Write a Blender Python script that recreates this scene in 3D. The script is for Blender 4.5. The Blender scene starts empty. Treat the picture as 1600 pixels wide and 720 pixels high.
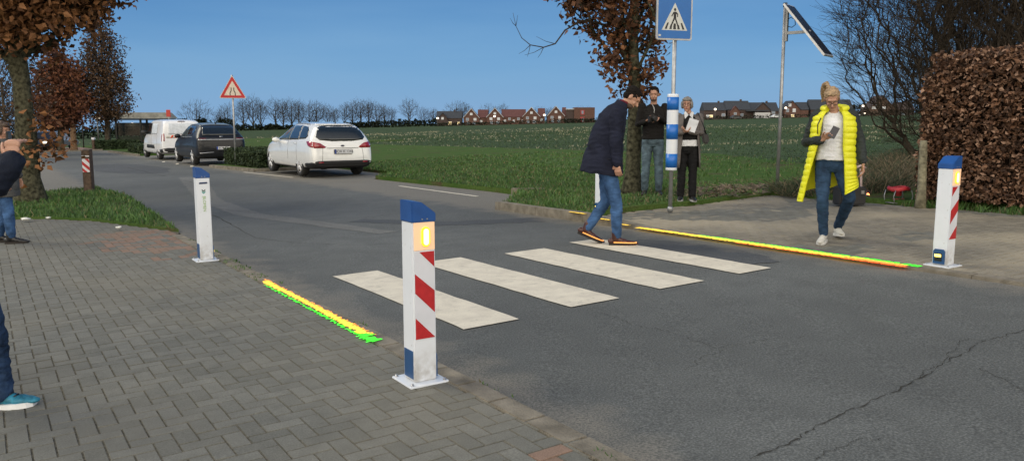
import bpy, bmesh, math, random
import numpy as np
from mathutils import Vector as V, Matrix as Mx, noise
from mathutils.bvhtree import BVHTree
random.seed(7); rng = np.random.default_rng(7)
S = bpy.context.scene; COL = S.collection
R = math.radians; PI = math.pi
# ------------------------------------------------------------------ frame
F, H, TILT, Y0 = 1250.0, 1.42, 0.0235, 189.0
PITCH = math.atan((360 - Y0) / F)
RD = R(33.5); CV, SV = math.cos(RD), math.sin(RD)      # road frame: s across the road, t along it (away)
def W(s, t, z=0.0):
    x = CV * s - SV * t; y = SV * s + CV * t
    return V((x, y, z + TILT * x))
def ST(x, y): return CV * x + SV * y, -SV * x + CV * y
def GZ(x, y, z=0.0): return V((x, y, z + TILT * x))
def G(px, py, z=0.0):                                   # survey helper: where a ground point of the place lies
    u = (px - 800) / F; w = -(py - 360) / F; c, s = math.cos(PITCH), math.sin(PITCH)
    d = (u, c + w * s, -s + w * c); k = (H - z) / (TILT * d[0] - d[2])
    return V((k * d[0], k * d[1], z + TILT * k * d[0]))
# ------------------------------------------------------------------ materials
MATS = {}
def M(name, col, rough=.6, metal=0.0, var=.15, scale=8.0, bump=0.0, bscale=60.0, emis=0.0, ecol=None, coat=0.0, spec=.5, alpha=1.0, trans=0.0, sss=0.0):
    if name in MATS: return MATS[name]
    m = bpy.data.materials.new(name); m.use_nodes = True; nt = m.node_tree; N = nt.nodes; L = nt.links
    b = N['Principled BSDF']; b.inputs['Roughness'].default_value = rough; b.inputs['Metallic'].default_value = metal
    b.inputs['Specular IOR Level'].default_value = spec; b.inputs['Coat Weight'].default_value = coat
    tc = N.new('ShaderNodeTexCoord'); nz = N.new('ShaderNodeTexNoise'); nz.inputs['Scale'].default_value = scale; nz.inputs['Detail'].default_value = 6
    L.new(tc.outputs['Object'], nz.inputs['Vector'])
    r = N.new('ShaderNodeValToRGB'); r.color_ramp.elements[0].position = .3; r.color_ramp.elements[1].position = .7
    r.color_ramp.elements[0].color = [c * (1 - var) for c in col] + [1]; r.color_ramp.elements[1].color = [min(1, c * (1 + var)) for c in col] + [1]
    L.new(nz.outputs['Fac'], r.inputs['Fac']); L.new(r.outputs['Color'], b.inputs['Base Color'])
    if bump:
        n2 = N.new('ShaderNodeTexNoise'); n2.inputs['Scale'].default_value = bscale; n2.inputs['Detail'].default_value = 5
        L.new(tc.outputs['Object'], n2.inputs['Vector']); bp = N.new('ShaderNodeBump'); bp.inputs['Strength'].default_value = bump; bp.inputs['Distance'].default_value = .02
        L.new(n2.outputs['Fac'], bp.inputs['Height']); L.new(bp.outputs['Normal'], b.inputs['Normal'])
    if emis: b.inputs['Emission Color'].default_value = list(ecol or col) + [1]; b.inputs['Emission Strength'].default_value = emis
    if trans: b.inputs['Transmission Weight'].default_value = trans
    if sss: b.inputs['Subsurface Weight'].default_value = sss; b.inputs['Subsurface Radius'].default_value = (.02, .008, .004)
    MATS[name] = m; return m
def nodes_of(m): return m.node_tree.nodes, m.node_tree.links, m.node_tree.nodes['Principled BSDF']
def st_vec(N, L):
    tc = N.new('ShaderNodeTexCoord'); mp = N.new('ShaderNodeMapping'); mp.inputs['Rotation'].default_value = (0, 0, -RD)
    L.new(tc.outputs['Object'], mp.inputs['Vector']); return mp.outputs['Vector']
def tex(N, L, kind, vec, scale, detail=4, **kw):
    n = N.new(kind); n.inputs['Scale'].default_value = scale
    if 'Detail' in n.inputs: n.inputs['Detail'].default_value = detail
    for k, v in kw.items(): setattr(n, k, v)
    L.new(vec, n.inputs['Vector']); return n
def ramp(N, L, fac, stops):
    r = N.new('ShaderNodeValToRGB'); e = r.color_ramp.elements
    while len(e) < len(stops): e.new(.5)
    for i, (p, c) in enumerate(stops): e[i].position = p; e[i].color = (list(c) + [1]) if hasattr(c, '__len__') else (c, c, c, 1)
    L.new(fac, r.inputs['Fac']); return r.outputs['Color']
def mix(N, L, fac, a, b, mode='MIX'):
    m = N.new('ShaderNodeMix'); m.data_type = 'RGBA'; m.blend_type = mode
    for sock, val in ((m.inputs['Factor'], fac), (m.inputs['A'], a), (m.inputs['B'], b)):
        if hasattr(val, 'links') or hasattr(val, 'is_linked'): L.new(val, sock)
        elif hasattr(val, '__len__'): sock.default_value = list(val) + [1]
        else: sock.default_value = val
    return m.outputs['Result']
def math_n(N, L, op, a, b=None):
    m = N.new('ShaderNodeMath'); m.operation = op
    for i, val in enumerate((a, b)):
        if val is None: continue
        if hasattr(val, 'is_linked'): L.new(val, m.inputs[i])
        else: m.inputs[i].default_value = val
    return m.outputs[0]
# ------------------------------------------------------------------ objects
def tag(o, label=None, cat=None, group=None, kind=None):
    if label: o['label'] = label
    if cat: o['category'] = cat
    if group: o['group'] = group
    if kind: o['kind'] = kind
    return o
def empty(name, loc, rz=0, label=None, cat=None, group=None):
    o = bpy.data.objects.new(name, None); COL.objects.link(o); o.location = loc; o.rotation_euler = (0, 0, rz); o.empty_display_size = .1
    return tag(o, label, cat, group)
def link(name, me, mats, parent=None, smooth=False):
    if not isinstance(mats, (list, tuple)): mats = [mats]
    if len(me.materials) == 0:
        for m in mats: me.materials.append(m)
    if smooth: me.polygons.foreach_set('use_smooth', [True] * len(me.polygons))
    o = bpy.data.objects.new(name, me); COL.objects.link(o)
    if parent: o.parent = parent
    return o
def obj(name, bm, mats, parent=None, smooth=False, label=None):
    me = bpy.data.meshes.new(name); bm.normal_update(); bm.to_mesh(me); bm.free()
    o = link(name, me, mats, parent, smooth)
    if label: o['label'] = label
    return o
def raw(name, verts, faces, mats, parent=None, mi=None, smooth=False):
    me = bpy.data.meshes.new(name); verts = np.asarray(verts, dtype=np.float32); faces = np.asarray(faces, dtype=np.int32); k = faces.shape[1]
    me.vertices.add(len(verts)); me.vertices.foreach_set('co', verts.ravel())
    me.loops.add(faces.size); me.loops.foreach_set('vertex_index', faces.ravel())
    me.polygons.add(len(faces)); me.polygons.foreach_set('loop_start', np.arange(len(faces), dtype=np.int32) * k); me.polygons.foreach_set('loop_total', np.full(len(faces), k, dtype=np.int32))
    if not isinstance(mats, (list, tuple)): mats = [mats]
    for m in mats: me.materials.append(m)
    if mi is not None: me.polygons.foreach_set('material_index', np.asarray(mi, dtype=np.int32))
    me.polygons.foreach_set('use_smooth', np.zeros(len(faces), dtype=bool))
    me.update(calc_edges=True); me.validate()
    return link(name, me, mats, parent, smooth)
def box(bm, c, d, rot=None, mi=0, bev=0):
    r = bmesh.ops.create_cube(bm, size=1, matrix=Mx.Translation(c) @ (rot or Mx()) @ Mx.Diagonal((*d, 1)))
    fs = {f for v in r['verts'] for f in v.link_faces}
    for f in fs: f.material_index = mi
    if bev: bmesh.ops.bevel(bm, geom=list({e for f in fs for e in f.edges}), offset=bev, segments=2, affect='EDGES')
def frame(d):
    d = V(d).normalized(); a = V((0, 0, 1)) if abs(d.z) < .9 else V((1, 0, 0)); x = d.cross(a).normalized(); return x, x.cross(d).normalized()
def tube(bm, pts, rad, seg=8, mi=0, caps=True, sx=1.0):
    pts = [V(p) for p in pts]; n = len(pts); rad = rad if hasattr(rad, '__len__') else [rad] * n; rings = []; px = None
    for i, p in enumerate(pts):
        d = (pts[min(i + 1, n - 1)] - pts[max(i - 1, 0)])
        if d.length < 1e-6: d = V((0, 0, 1))
        d.normalize()
        if px is None: x, y = frame(d)
        else:
            x = px - d * px.dot(d)
            if x.length < 1e-4: x, _ = frame(d)
            x.normalize(); y = x.cross(d)
        px = x
        rings.append([bm.verts.new(p + x * math.cos(2 * PI * k / seg) * rad[i] * sx + y * math.sin(2 * PI * k / seg) * rad[i]) for k in range(seg)])
    for a, b in zip(rings, rings[1:]):
        for k in range(seg):
            f = bm.faces.new((a[k], a[(k + 1) % seg], b[(k + 1) % seg], b[k])); f.material_index = mi; f.smooth = True
    if caps:
        for r, rev in ((rings[0], False), (rings[-1], True)):
            try: f = bm.faces.new(r if rev else r[::-1]); f.material_index = mi
            except ValueError: pass
def lathe(bm, prof, c=(0, 0, 0), seg=24, axis='Z', mi=0, mat=None):
    rings = []
    T = mat or (Mx.Translation(c) @ {'Z': Mx(), 'X': Mx.Rotation(PI / 2, 4, 'Y'), 'Y': Mx.Rotation(-PI / 2, 4, 'X')}[axis])
    for r, z in prof: rings.append([bm.verts.new(T @ V((r * math.cos(2 * PI * k / seg), r * math.sin(2 * PI * k / seg), z))) for k in range(seg)])
    for a, b in zip(rings, rings[1:]):
        for k in range(seg): f = bm.faces.new((a[k], a[(k + 1) % seg], b[(k + 1) % seg], b[k])); f.material_index = mi; f.smooth = True
    for r in (rings[0][::-1], rings[-1]): f = bm.faces.new(r); f.material_index = mi
def prism(bm, poly, z0, z1, T=None, mi=0):              # 2D polygon (x,y) extruded z0..z1
    T = T or Mx()
    a = [bm.verts.new(T @ V((x, y, z0))) for x, y in poly]; b = [bm.verts.new(T @ V((x, y, z1))) for x, y in poly]; n = len(poly)
    fs = [bm.faces.new(a[::-1]), bm.faces.new(b)] + [bm.faces.new((a[i], a[(i + 1) % n], b[(i + 1) % n], b[i])) for i in range(n)]
    for f in fs: f.material_index = mi
UPR = Mx.Rotation(PI / 2, 4, 'X')                       # maps (x,y,z) -> (x,-z,y): a wall-like drawing plane facing -Y
def textmesh(txt, size, mat_, parent, T, name='lettering', ext=.0006, align='CENTER'):
    cu = bpy.data.curves.new('txt', 'FONT'); cu.body = txt; cu.size = size; cu.extrude = ext; cu.align_x = align; cu.align_y = 'CENTER'
    to = bpy.data.objects.new('txt', cu); COL.objects.link(to); bpy.context.view_layer.update()
    me = bpy.data.meshes.new_from_object(to.evaluated_get(bpy.context.evaluated_depsgraph_get())); me.transform(T)
    me.materials.clear(); bpy.data.objects.remove(to); o = link(name, me, mat_, parent); return o
def evaluated(o):
    bpy.context.view_layer.update(); dg = bpy.context.evaluated_depsgraph_get(); me = bpy.data.meshes.new_from_object(o.evaluated_get(dg))
    old = o.data; o.modifiers.clear(); o.data = me; bpy.data.meshes.remove(old); return o
# ------------------------------------------------------------------ copies
def copy_thing(root, loc, rz, label):
    c = root.copy(); COL.objects.link(c); c.location = loc; c.rotation_euler = (0, 0, rz); c['label'] = label
    for ch in list(root.children):
        d = ch.copy(); COL.objects.link(d); d.parent = c
        for g in list(ch.children): e = g.copy(); COL.objects.link(e); e.parent = d
    return c
# ================================================================== SETTING
def sheet(name, poly, z, mat_, kind='structure'):
    bm = bmesh.new(); top = [bm.verts.new(W(s, t, z)) for s, t in poly]; tf = bm.faces.new(top); tf.normal_update()
    if tf.normal.z < 0: tf.normal_flip()
    if z > .008:
        lo = [bm.verts.new(W(s, t, -.08)) for s, t in poly]; n = len(poly)
        for i in range(n): bm.faces.new((top[i], top[(i + 1) % n], lo[(i + 1) % n], lo[i]))
    return tag(obj(name, bm, mat_), kind=kind)
# field
m = M('field_soil', (.05, .07, .03), rough=.95, spec=.05); N, L, B = nodes_of(m); v = st_vec(N, L)
n1 = tex(N, L, 'ShaderNodeTexNoise', v, .09, 5); n2 = tex(N, L, 'ShaderNodeTexNoise', v, 2.5, 8); n3 = tex(N, L, 'ShaderNodeTexNoise', v, 18, 4)
wv = N.new('ShaderNodeTexWave'); wv.bands_direction = 'Y'; wv.inputs['Scale'].default_value = .42; wv.inputs['Distortion'].default_value = .9; wv.inputs['Detail'].default_value = 3; wv.inputs['Detail Scale'].default_value = .7; L.new(v, wv.inputs['Vector'])
g1 = ramp(N, L, n1.outputs['Fac'], [(.3, (.036, .064, .028)), (.7, (.052, .084, .034))])
g2 = mix(N, L, ramp(N, L, n2.outputs['Fac'], [(.40, 0.0), (.62, 1.0)]), g1, (.032, .052, .025))
rowm = math_n(N, L, 'MULTIPLY', ramp(N, L, wv.outputs['Fac'], [(.55, 0.0), (.95, .8)]), ramp(N, L, n3.outputs['Fac'], [(.45, 0.0), (.62, 1.0)]))
g3 = mix(N, L, rowm, g2, (.15, .15, .095)); L.new(g3, B.inputs['Base Color'])
bp = N.new('ShaderNodeBump'); bp.inputs['Strength'].default_value = .6; bp.inputs['Distance'].default_value = .08; L.new(n2.outputs['Fac'], bp.inputs['Height']); L.new(bp.outputs['Normal'], B.inputs['Normal'])
bm = bmesh.new(); q = [(-900, -40), (900, -40), (900, 1100), (-900, 1100)]
bm.faces.new([bm.verts.new(GZ(x, y, -.03)) for x, y in q]); tag(obj('field', bm, m), kind='structure')
# asphalt
def asphalt(name, base):
    m = M(name, base, rough=.82, spec=.35); N, L, B = nodes_of(m); v = st_vec(N, L)
    big = tex(N, L, 'ShaderNodeTexNoise', v, .35, 6); mid = tex(N, L, 'ShaderNodeTexNoise', v, 3.0, 6); fine = tex(N, L, 'ShaderNodeTexNoise', v, 90, 4); vor = tex(N, L, 'ShaderNodeTexVoronoi', v, 110)
    b_ = tuple(c * .80 for c in base); h_ = tuple(c * 1.20 for c in base)
    c1 = ramp(N, L, big.outputs['Fac'], [(.3, b_), (.7, h_)])
    c1 = mix(N, L, math_n(N, L, 'MULTIPLY', ramp(N, L, mid.outputs['Fac'], [(.42, 0.0), (.62, 1.0)]), .35), c1, tuple(c * .72 for c in base))
    c2 = mix(N, L, 1.0, c1, ramp(N, L, fine.outputs['Fac'], [(.30, .30), (.5, .50), (.70, .82)]), 'OVERLAY')
    sp = ramp(N, L, vor.outputs['Distance'], [(.0, 1.0), (.16, 0.0)]); n4 = tex(N, L, 'ShaderNodeTexNoise', v, 37, 2)
    c3 = mix(N, L, math_n(N, L, 'MULTIPLY', sp, ramp(N, L, n4.outputs['Fac'], [(.50, 0.0), (.66, .85)])), c2, (.38, .37, .34))
    # pale sand that lies along both edges of the carriageway
    sx = N.new('ShaderNodeSeparateXYZ'); L.new(v, sx.inputs[0])
    dl = math_n(N, L, 'SUBTRACT', sx.outputs['X'], 2.1); dr = math_n(N, L, 'SUBTRACT', 6.95, sx.outputs['X'])
    dd = math_n(N, L, 'MINIMUM', dl, dr); dd = math_n(N, L, 'ADD', dd, math_n(N, L, 'MULTIPLY', math_n(N, L, 'SUBTRACT', mid.outputs['Fac'], .5), .9))
    sm = math_n(N, L, 'MULTIPLY', ramp(N, L, dd, [(.0, 1.0), (.42, 0.0)]), ramp(N, L, fine.outputs['Fac'], [(.38, .3), (.6, .95)]))
    c4 = mix(N, L, math_n(N, L, 'MULTIPLY', sm, .8), c3, (.23, .205, .165)); L.new(c4, B.inputs['Base Color'])
    bp = N.new('ShaderNodeBump'); bp.inputs['Strength'].default_value = .55; bp.inputs['Distance'].default_value = .006
    L.new(math_n(N, L, 'ADD', fine.outputs['Fac'], vor.outputs['Distance']), bp.inputs['Height']); L.new(bp.outputs['Normal'], B.inputs['Normal'])
    return m
ASP = asphalt('asphalt', (.103, .108, .104)); ASP2 = asphalt('asphalt_dark', (.070, .074, .078)); ASP3 = asphalt('asphalt_repair', (.145, .145, .135))
sheet('road', [(2.12, -16), (6.96, -16), (6.93, 7.0), (6.92, 10.9), (7.15, 11.1), (8.55, 12.6), (8.62, 14), (8.5, 19.4), (9.6, 20.2), (9.8, 25.6), (7.5, 25.6), (7.1, 30.6), (9.6, 31), (9.8, 47), (7.3, 47.6), (7.3, 60), (8.2, 65), (4, 65.5), (-6, 66), (-30, 62), (-30, 21.5), (1.2, 21.5), (2.3, 21.5), (2.5, 18.4), (2.25, 13.4), (2.2, 11.6)], 0, ASP)
def blob_poly(cs, ct, rs, rt, n=26, j=.12, rot=0):
    return [(cs + math.cos(a + rot) * rs * (1 + random.uniform(-j, j)), ct + math.sin(a + rot) * rt * (1 + random.uniform(-j, j))) for a in [2 * PI * i / n for i in range(n)]]
# repaired strips of the carriageway
def ribbon_st(pts, w0, w1=None, z=.004, jit=.0, n=14):
    out = []; L_ = []; R_ = []
    P = []
    for a, b in zip(pts, pts[1:]):
        for i in range(n): P.append((a[0] + (b[0] - a[0]) * i / n, a[1] + (b[1] - a[1]) * i / n))
    P.append(pts[-1])
    for i, p in enumerate(P):
        q0 = P[max(0, i - 1)]; q1 = P[min(len(P) - 1, i + 1)]; dx, dy = q1[0] - q0[0], q1[1] - q0[1]; l = math.hypot(dx, dy) or 1
        w = w0 + ((w1 if w1 is not None else w0) - w0) * i / len(P); nx, ny = -dy / l, dx / l
        L_.append((p[0] + nx * (w / 2 + random.uniform(-jit, jit)), p[1] + ny * (w / 2 + random.uniform(-jit, jit)))); R_.append((p[0] - nx * (w / 2 + random.uniform(-jit, jit)), p[1] - ny * (w / 2 + random.uniform(-jit, jit))))
    return L_, R_
def ribbon(name, pts, w0, mat_, w1=None, z=.004, jit=0, n=14, kind='structure', parent=None):
    L_, R_ = ribbon_st(pts, w0, w1, z, jit, n); vs = [W(s, t, z) for s, t in L_ + R_]; k = len(L_)
    if parent: vs = [v_ - parent.location for v_ in vs]
    o = raw(name, vs, [(i, i + 1, k + i + 1, k + i) for i in range(k - 1)], mat_, parent)
    me = o.data
    if me.polygons[0].normal.z < 0: me.flip_normals()
    if not parent: tag(o, kind=kind)
    return o
ribbon('road_repair', [(4.4, 9.6), (3.6, 13.2), (3.7, 16.5), (4.3, 20), (5.1, 25)], .30, ASP3, .62, .003, .025)
ribbon('road_repair', [(4.6, 11.2), (5.4, 9.9), (6.7, 9.3)], .35, ASP2, .5, .003, .06)
sheet('road_patch_and_shadow', blob_poly(6.25, 5.95, .42, 1.0, j=.1), .0045, ASP2)  # walking man's cast shadow, painted as a darker oval on the asphalt
sheet('road_patch_and_shadow', blob_poly(4.5, 33, 1.2, 5.0), .003, ASP2)
# zebra and lines
m = M('road_paint', (.62, .57, .47), rough=.75, spec=.3); N, L, B = nodes_of(m); v = st_vec(N, L)
a1 = tex(N, L, 'ShaderNodeTexNoise', v, 6, 6); a2 = tex(N, L, 'ShaderNodeTexNoise', v, 120, 3)
c1 = ramp(N, L, a1.outputs['Fac'], [(.3, (.54, .495, .41)), (.65, (.66, .61, .50))]); c2 = mix(N, L, ramp(N, L, a2.outputs['Fac'], [(.60, 0.0), (.72, .55)]), c1, (.2, .19, .17)); a3 = tex(N, L, 'ShaderNodeTexNoise', v, 14, 8); c2 = mix(N, L, ramp(N, L, a3.outputs['Fac'], [(.58, 0.0), (.70, .35)]), c2, (.28, .265, .23))
L.new(c2, B.inputs['Base Color']); PAINT = m
for s0, s1, t0, t1 in ((2.69, 3.15, 4.66, 7.13), (3.66, 4.15, 4.72, 7.25), (4.63, 5.16, 4.77, 7.15), (5.63, 6.07, 4.79, 7.30)):
    n = 16; e = lambda: random.uniform(-.006, .006)
    poly = [(s0 + e(), t0 + (t1 - t0) * i / n) for i in range(n + 1)] + [(s1 + e(), t1 + (t0 - t1) * i / n) for i in range(n + 1)]
    sheet('zebra_stripe', poly, .008, PAINT)
ribbon('parking_line', [(7.95, 16.7), (7.88, 13.1)], .09, PAINT, z=.006, jit=.008)
ribbon('parking_line', [(6.95, 26.0), (7.2, 21.9)], .09, PAINT, z=.006, jit=.008)
for t_ in (31.6, 34.3, 37.2): ribbon('parking_line', [(6.55, t_), (6.75, t_ + .9)], .11, PAINT, z=.006, jit=.01)
# cracks
CR = M('crack_dark', (.052, .051, .047), rough=1, spec=.0)
def wander(a, b, n=40, amp=.05):
    out = []; o_ = 0
    for i in range(n + 1):
        f = i / n; o_ = o_ * .8 + random.uniform(-amp, amp) * .5; dx, dy = b[0] - a[0], b[1] - a[1]; l = math.hypot(dx, dy); e = o_ * math.sin(PI * min(f * 1.0 + .02, 1))
        out.append((a[0] + dx * f - dy / l * e, a[1] + dy * f + dx / l * e))
    return out
def st_px(x, y): p = G(x, y); return ST(p.x, p.y)
for seq, w in ([((1172, 716), (1300, 655), (1450, 585), (1530, 535), (1600, 515)), .012], [((1275, 718), (1330, 690), (1378, 684)), .006], [((1435, 592), (1480, 560), (1500, 532), (1540, 530)), .007], [((940, 490), (990, 508), (1045, 518), (1120, 545), (1200, 530), (1265, 525)), .006],
               [((1068, 578), (1100, 556), (1150, 540)), .006], [((1530, 575), (1580, 600), (1600, 612)), .007], [((320, 330), (400, 372), (470, 380), (560, 383), (700, 378)), .016], [((300, 322), (420, 335), (520, 352)), .012], [((200, 262), (300, 285), (330, 290)), .03]):
    P = []
    for a, b in zip(seq, seq[1:]): P += wander(st_px(*a), st_px(*b), 26, .035)[:-1]
    P.append(st_px(*seq[-1])); ribbon('road_crack', P, w * .5, CR, w * .25, .0035, w * .3, 1)
# pavers
def paver_mat(name, a, b, sand, sandamt):
    m = M(name, a, rough=.85, spec=.3); N, L, B = nodes_of(m); v = st_vec(N, L)
    at = N.new('ShaderNodeAttribute'); at.attribute_name = 'tone'; at.attribute_type = 'GEOMETRY'
    c1 = mix(N, L, at.outputs['Fac'], a, b); fine = tex(N, L, 'ShaderNodeTexNoise', v, 140, 4); big = tex(N, L, 'ShaderNodeTexNoise', v, .7, 6); mid = tex(N, L, 'ShaderNodeTexNoise', v, 9, 5)
    c2 = mix(N, L, .8, c1, ramp(N, L, fine.outputs['Fac'], [(.3, .36), (.5, .5), (.7, .68)]), 'OVERLAY')
    c2 = mix(N, L, math_n(N, L, 'MULTIPLY', ramp(N, L, mid.outputs['Fac'], [(.4, 0.0), (.7, 1.0)]), .35), c2, tuple(c * .62 for c in a))
    c3 = mix(N, L, math_n(N, L, 'MULTIPLY', ramp(N, L, big.outputs['Fac'], [(.42, 0.0), (.64, 1.0)]), sandamt), c2, sand)
    L.new(c3, B.inputs['Base Color']); bp = N.new('ShaderNodeBump'); bp.inputs['Strength'].default_value = .5; bp.inputs['Distance'].default_value = .005
    L.new(fine.outputs['Fac'], bp.inputs['Height']); L.new(bp.outputs['Normal'], B.inputs['Normal']); return m
PAV = paver_mat('paver_concrete', (.125, .125, .110), (.168, .167, .148), (.20, .185, .145), .4)
PAVR = paver_mat('paver_sandy', (.17, .155, .125), (.23, .21, .17), (.34, .30, .225), .85)
REDD = paver_mat('paver_red', (.20, .135, .10), (.24, .16, .12), (.2, .16, .12), .5)
JOINT = M('joint_sand', (.125, .115, .092), rough=1, spec=0, var=.4, scale=40)
def in_poly(s, t, P):
    c = False; n = len(P); j = n - 1
    for i in range(n):
        if (P[i][1] > t) != (P[j][1] > t) and s < (P[j][0] - P[i][0]) * (t - P[i][1]) / (P[j][1] - P[i][1]) + P[i][0]: c = not c
        j = i
    return c
def pavers(name, poly, z, mats, a=.092, gap=.003, pick=None, shrink=0.0):
    smin = min(p[0] for p in poly); smax = max(p[0] for p in poly); tmin = min(p[1] for p in poly); tmax = max(p[1] for p in poly)
    vs = []; fs = []; tone = []; mi = []
    i0, i1 = int(smin / a) - 2, int(smax / a) + 2; j0, j1 = int(tmin / a) - 2, int(tmax / a) + 2
    # generic herringbone by tiling cells: a brick lies along s when (i-j)%4 is 0 and along t when it is 3
    for i in range(i0, i1):
        for j in range(j0, j1):
            k = (i - j) % 4
            if k == 0: x0, y0, x1, y1 = i * a, j * a, (i + 2) * a, (j + 1) * a
            elif k == 3: x0, y0, x1, y1 = i * a, j * a, (i + 1) * a, (j + 2) * a
            else: continue
            cx, cy = (x0 + x1) / 2, (y0 + y1) / 2
            if not in_poly(cx, cy, poly): continue
            g = gap / 2 + random.uniform(0, .001); c = .0032; dz = random.uniform(-.0012, .0012); tl = (random.uniform(-.0015, .0015), random.uniform(-.0015, .0015))
            b = len(vs); X0, Y0_, X1, Y1 = x0 + g, y0 + g, x1 - g, y1 - g
            for (x, y, zz) in ((X0, Y0_, -.012), (X1, Y0_, -.012), (X1, Y1, -.012), (X0, Y1, -.012), (X0 + c, Y0_ + c, 0), (X1 - c, Y0_ + c, 0), (X1 - c, Y1 - c, 0), (X0 + c, Y1 - c, 0)):
                vs.append(W(x, y, z + zz + dz + tl[0] * (x - cx) / a + tl[1] * (y - cy) / a))
            fs += [(b + 4, b + 5, b + 6, b + 7), (b, b + 1, b + 5, b + 4), (b + 1, b + 2, b + 6, b + 5), (b + 2, b + 3, b + 7, b + 6), (b + 3, b, b + 4, b + 7)]
            tn = random.random(); tone += [tn] * 5; mi += [pick(cx, cy) if pick else 0] * 5
    o = raw(name, vs, fs, mats, None, mi); at = o.data.attributes.new('tone', 'FLOAT', 'FACE'); at.data.foreach_set('value', np.array(tone, dtype=np.float32)); return tag(o, kind='structure')
LP = [(2.09, -3), (2.09, 11.2), (2.1, 11.7), (1.43, 13.9), (.84, 14.9), (.2, 15.4), (-3, 16.6), (-9, 18.6), (-9, -3)]
sheet('pavement_bed', [(2.14, -16), (2.14, 11.4), (2.2, 11.6), (1.43, 14.0), (.84, 15.0), (.2, 15.5), (-3, 16.8), (-12, 19.5), (-12, -16)], .0125, JOINT)
def pickl(s, t):
    d = math.hypot((s - 1.9) / .9, (t - 10.9) / 1.6) + noise.noise(V((s * 2, t * 2, 0))) * .5
    e = math.hypot((s - 1.95) / .35, (t - 1.9) / 1.5)
    return 1 if (d < .9 or e < .55) and random.random() < .6 else 0
pavers('pavement', LP, .018, [PAV, REDD], pick=pickl)
RP = [(7.06, -3), (7.06, 7.6), (7.2, 8.9), (8.27, 9.0), (9.6, 8.95), (10.8, 9.2), (11.7, 9.3), (11.5, 8.5), (11.5, 6.7), (11.5, -3)]
sheet('pavement_bed', [(6.97, -16), (6.97, 9.0), (8.3, 9.1), (11.8, 9.4), (11.6, 6.7), (13.2, -16)], .010, M('sandy_bed', (.12, .10, .075), rough=1, spec=.05, var=.3, scale=12))
pavers('pavement', RP, .0205, [PAVR, PAV], gap=.006, pick=lambda s, t: 1 if noise.noise(V((s * .45, t * .45, 3))) > .12 and random.random() < .85 else 0)
# gutter stones and kerbs
KERB = M('kerb_stone', (.20, .18, .145), rough=.9, spec=.2, var=.35, scale=7, bump=.6, bscale=90)
def stones(name, pts, w, length, hfun, mat_, kind='structure', gap=.008, base=-.05):
    bm = bmesh.new()
    for a, b in zip(pts, pts[1:]):
        l = math.hypot(b[0] - a[0], b[1] - a[1]); n = max(1, round(l / length)); ds, dt = (b[0] - a[0]) / l, (b[1] - a[1]) / l; nx, ny = -dt, ds
        for i in range(n):
            f0 = l * i / n + gap / 2; f1 = l * (i + 1) / n - gap / 2; vv = []
            for (f, k) in ((f0, -1), (f1, -1), (f1, 1), (f0, 1)):
                s_ = a[0] + ds * f + nx * k * w / 2; t_ = a[1] + dt * f + ny * k * w / 2; vv.append((s_, t_))
            lo = [bm.verts.new(W(s_, t_, base)) for s_, t_ in vv]; hi = [bm.verts.new(W(s_, t_, hfun(s_, t_))) for s_, t_ in vv]
            bm.faces.new(hi); bm.faces.new(lo[::-1])
            for q in range(4): bm.faces.new((lo[q], lo[(q + 1) % 4], hi[(q + 1) % 4], hi[q]))
    bmesh.ops.recalc_face_normals(bm, faces=bm.faces)
    es = [e for e in bm.edges if all(abs(v_.co.z - TILT * v_.co.x - base) > .01 for v_ in e.verts)]
    bmesh.ops.bevel(bm, geom=es, offset=.006, segments=2, affect='EDGES'); return tag(obj(name, bm, mat_), kind=kind)
stones('gutter', [(2.10, -6), (2.10, 11.3)], .13, .32, lambda s, t: .0245 + .003 * noise.noise(V((s * 5, t * 5, 0))), KERB)
kh = lambda s, t: .027 + .1 * max(0, min(1, (t - 7.2) / 1.5))
stones('kerb', [(7.03, -6), (7.03, 7.2), (7.0, 8.7), (6.97, 9.8), (6.98, 10.95)], .13, .95, kh, KERB)
stones('kerb', [(7.06, 10.98), (7.5, 11.35)], .12, .3, lambda s, t: .1, KERB)
stones('kerb', [(8.68, 13.12), (9.1, 12.62)], .12, .6, lambda s, t: .11, KERB)
stones('kerb', [(7.3, 25.9), (6.95, 30.3)], .13, .9, lambda s, t: .10, KERB)
stones('kerb', [(7.3, 25.9), (9.6, 25.6)], .13, .9, lambda s, t: .10, KERB)
stones('kerb', [(7.2, 47.8), (7.2, 60)], .13, .9, lambda s, t: .10, KERB)
stones('kerb', [(7.4, 64.9), (-6, 66)], .15, .9, lambda s, t: .10, KERB)
stones('kerb', [(1.2, 21.55), (-14, 21.55)], .15, .9, lambda s, t: .06, KERB)
# verges
m = M('verge_earth', (.05, .06, .028), rough=1, spec=.05); N, L, B = nodes_of(m); v = st_vec(N, L)
a1 = tex(N, L, 'ShaderNodeTexNoise', v, 1.2, 6); a2 = tex(N, L, 'ShaderNodeTexNoise', v, 30, 4)
c1 = ramp(N, L, a1.outputs['Fac'], [(.35, (.045, .09, .02)), (.55, (.065, .105, .028)), (.68, (.075, .062, .035))]); c2 = mix(N, L, .7, c1, ramp(N, L, a2.outputs['Fac'], [(.3, .3), (.7, .7)]), 'OVERLAY'); L.new(c2, B.inputs['Base Color']); VERGE = m
RV = [(7.08, 8.9), (7.05, 10.9), (7.3, 11.2), (8.75, 12.95), (8.66, 14), (8.56, 19.4), (9.7, 20.1), (9.9, 31), (9.9, 62), (22, 62), (22, 20), (15, 7), (12.6, 5), (11.6, 6.7), (11.55, 9.2), (9.6, 9.02), (8.2, 9.1)]
sheet('verge', RV, .085, VERGE)
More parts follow.
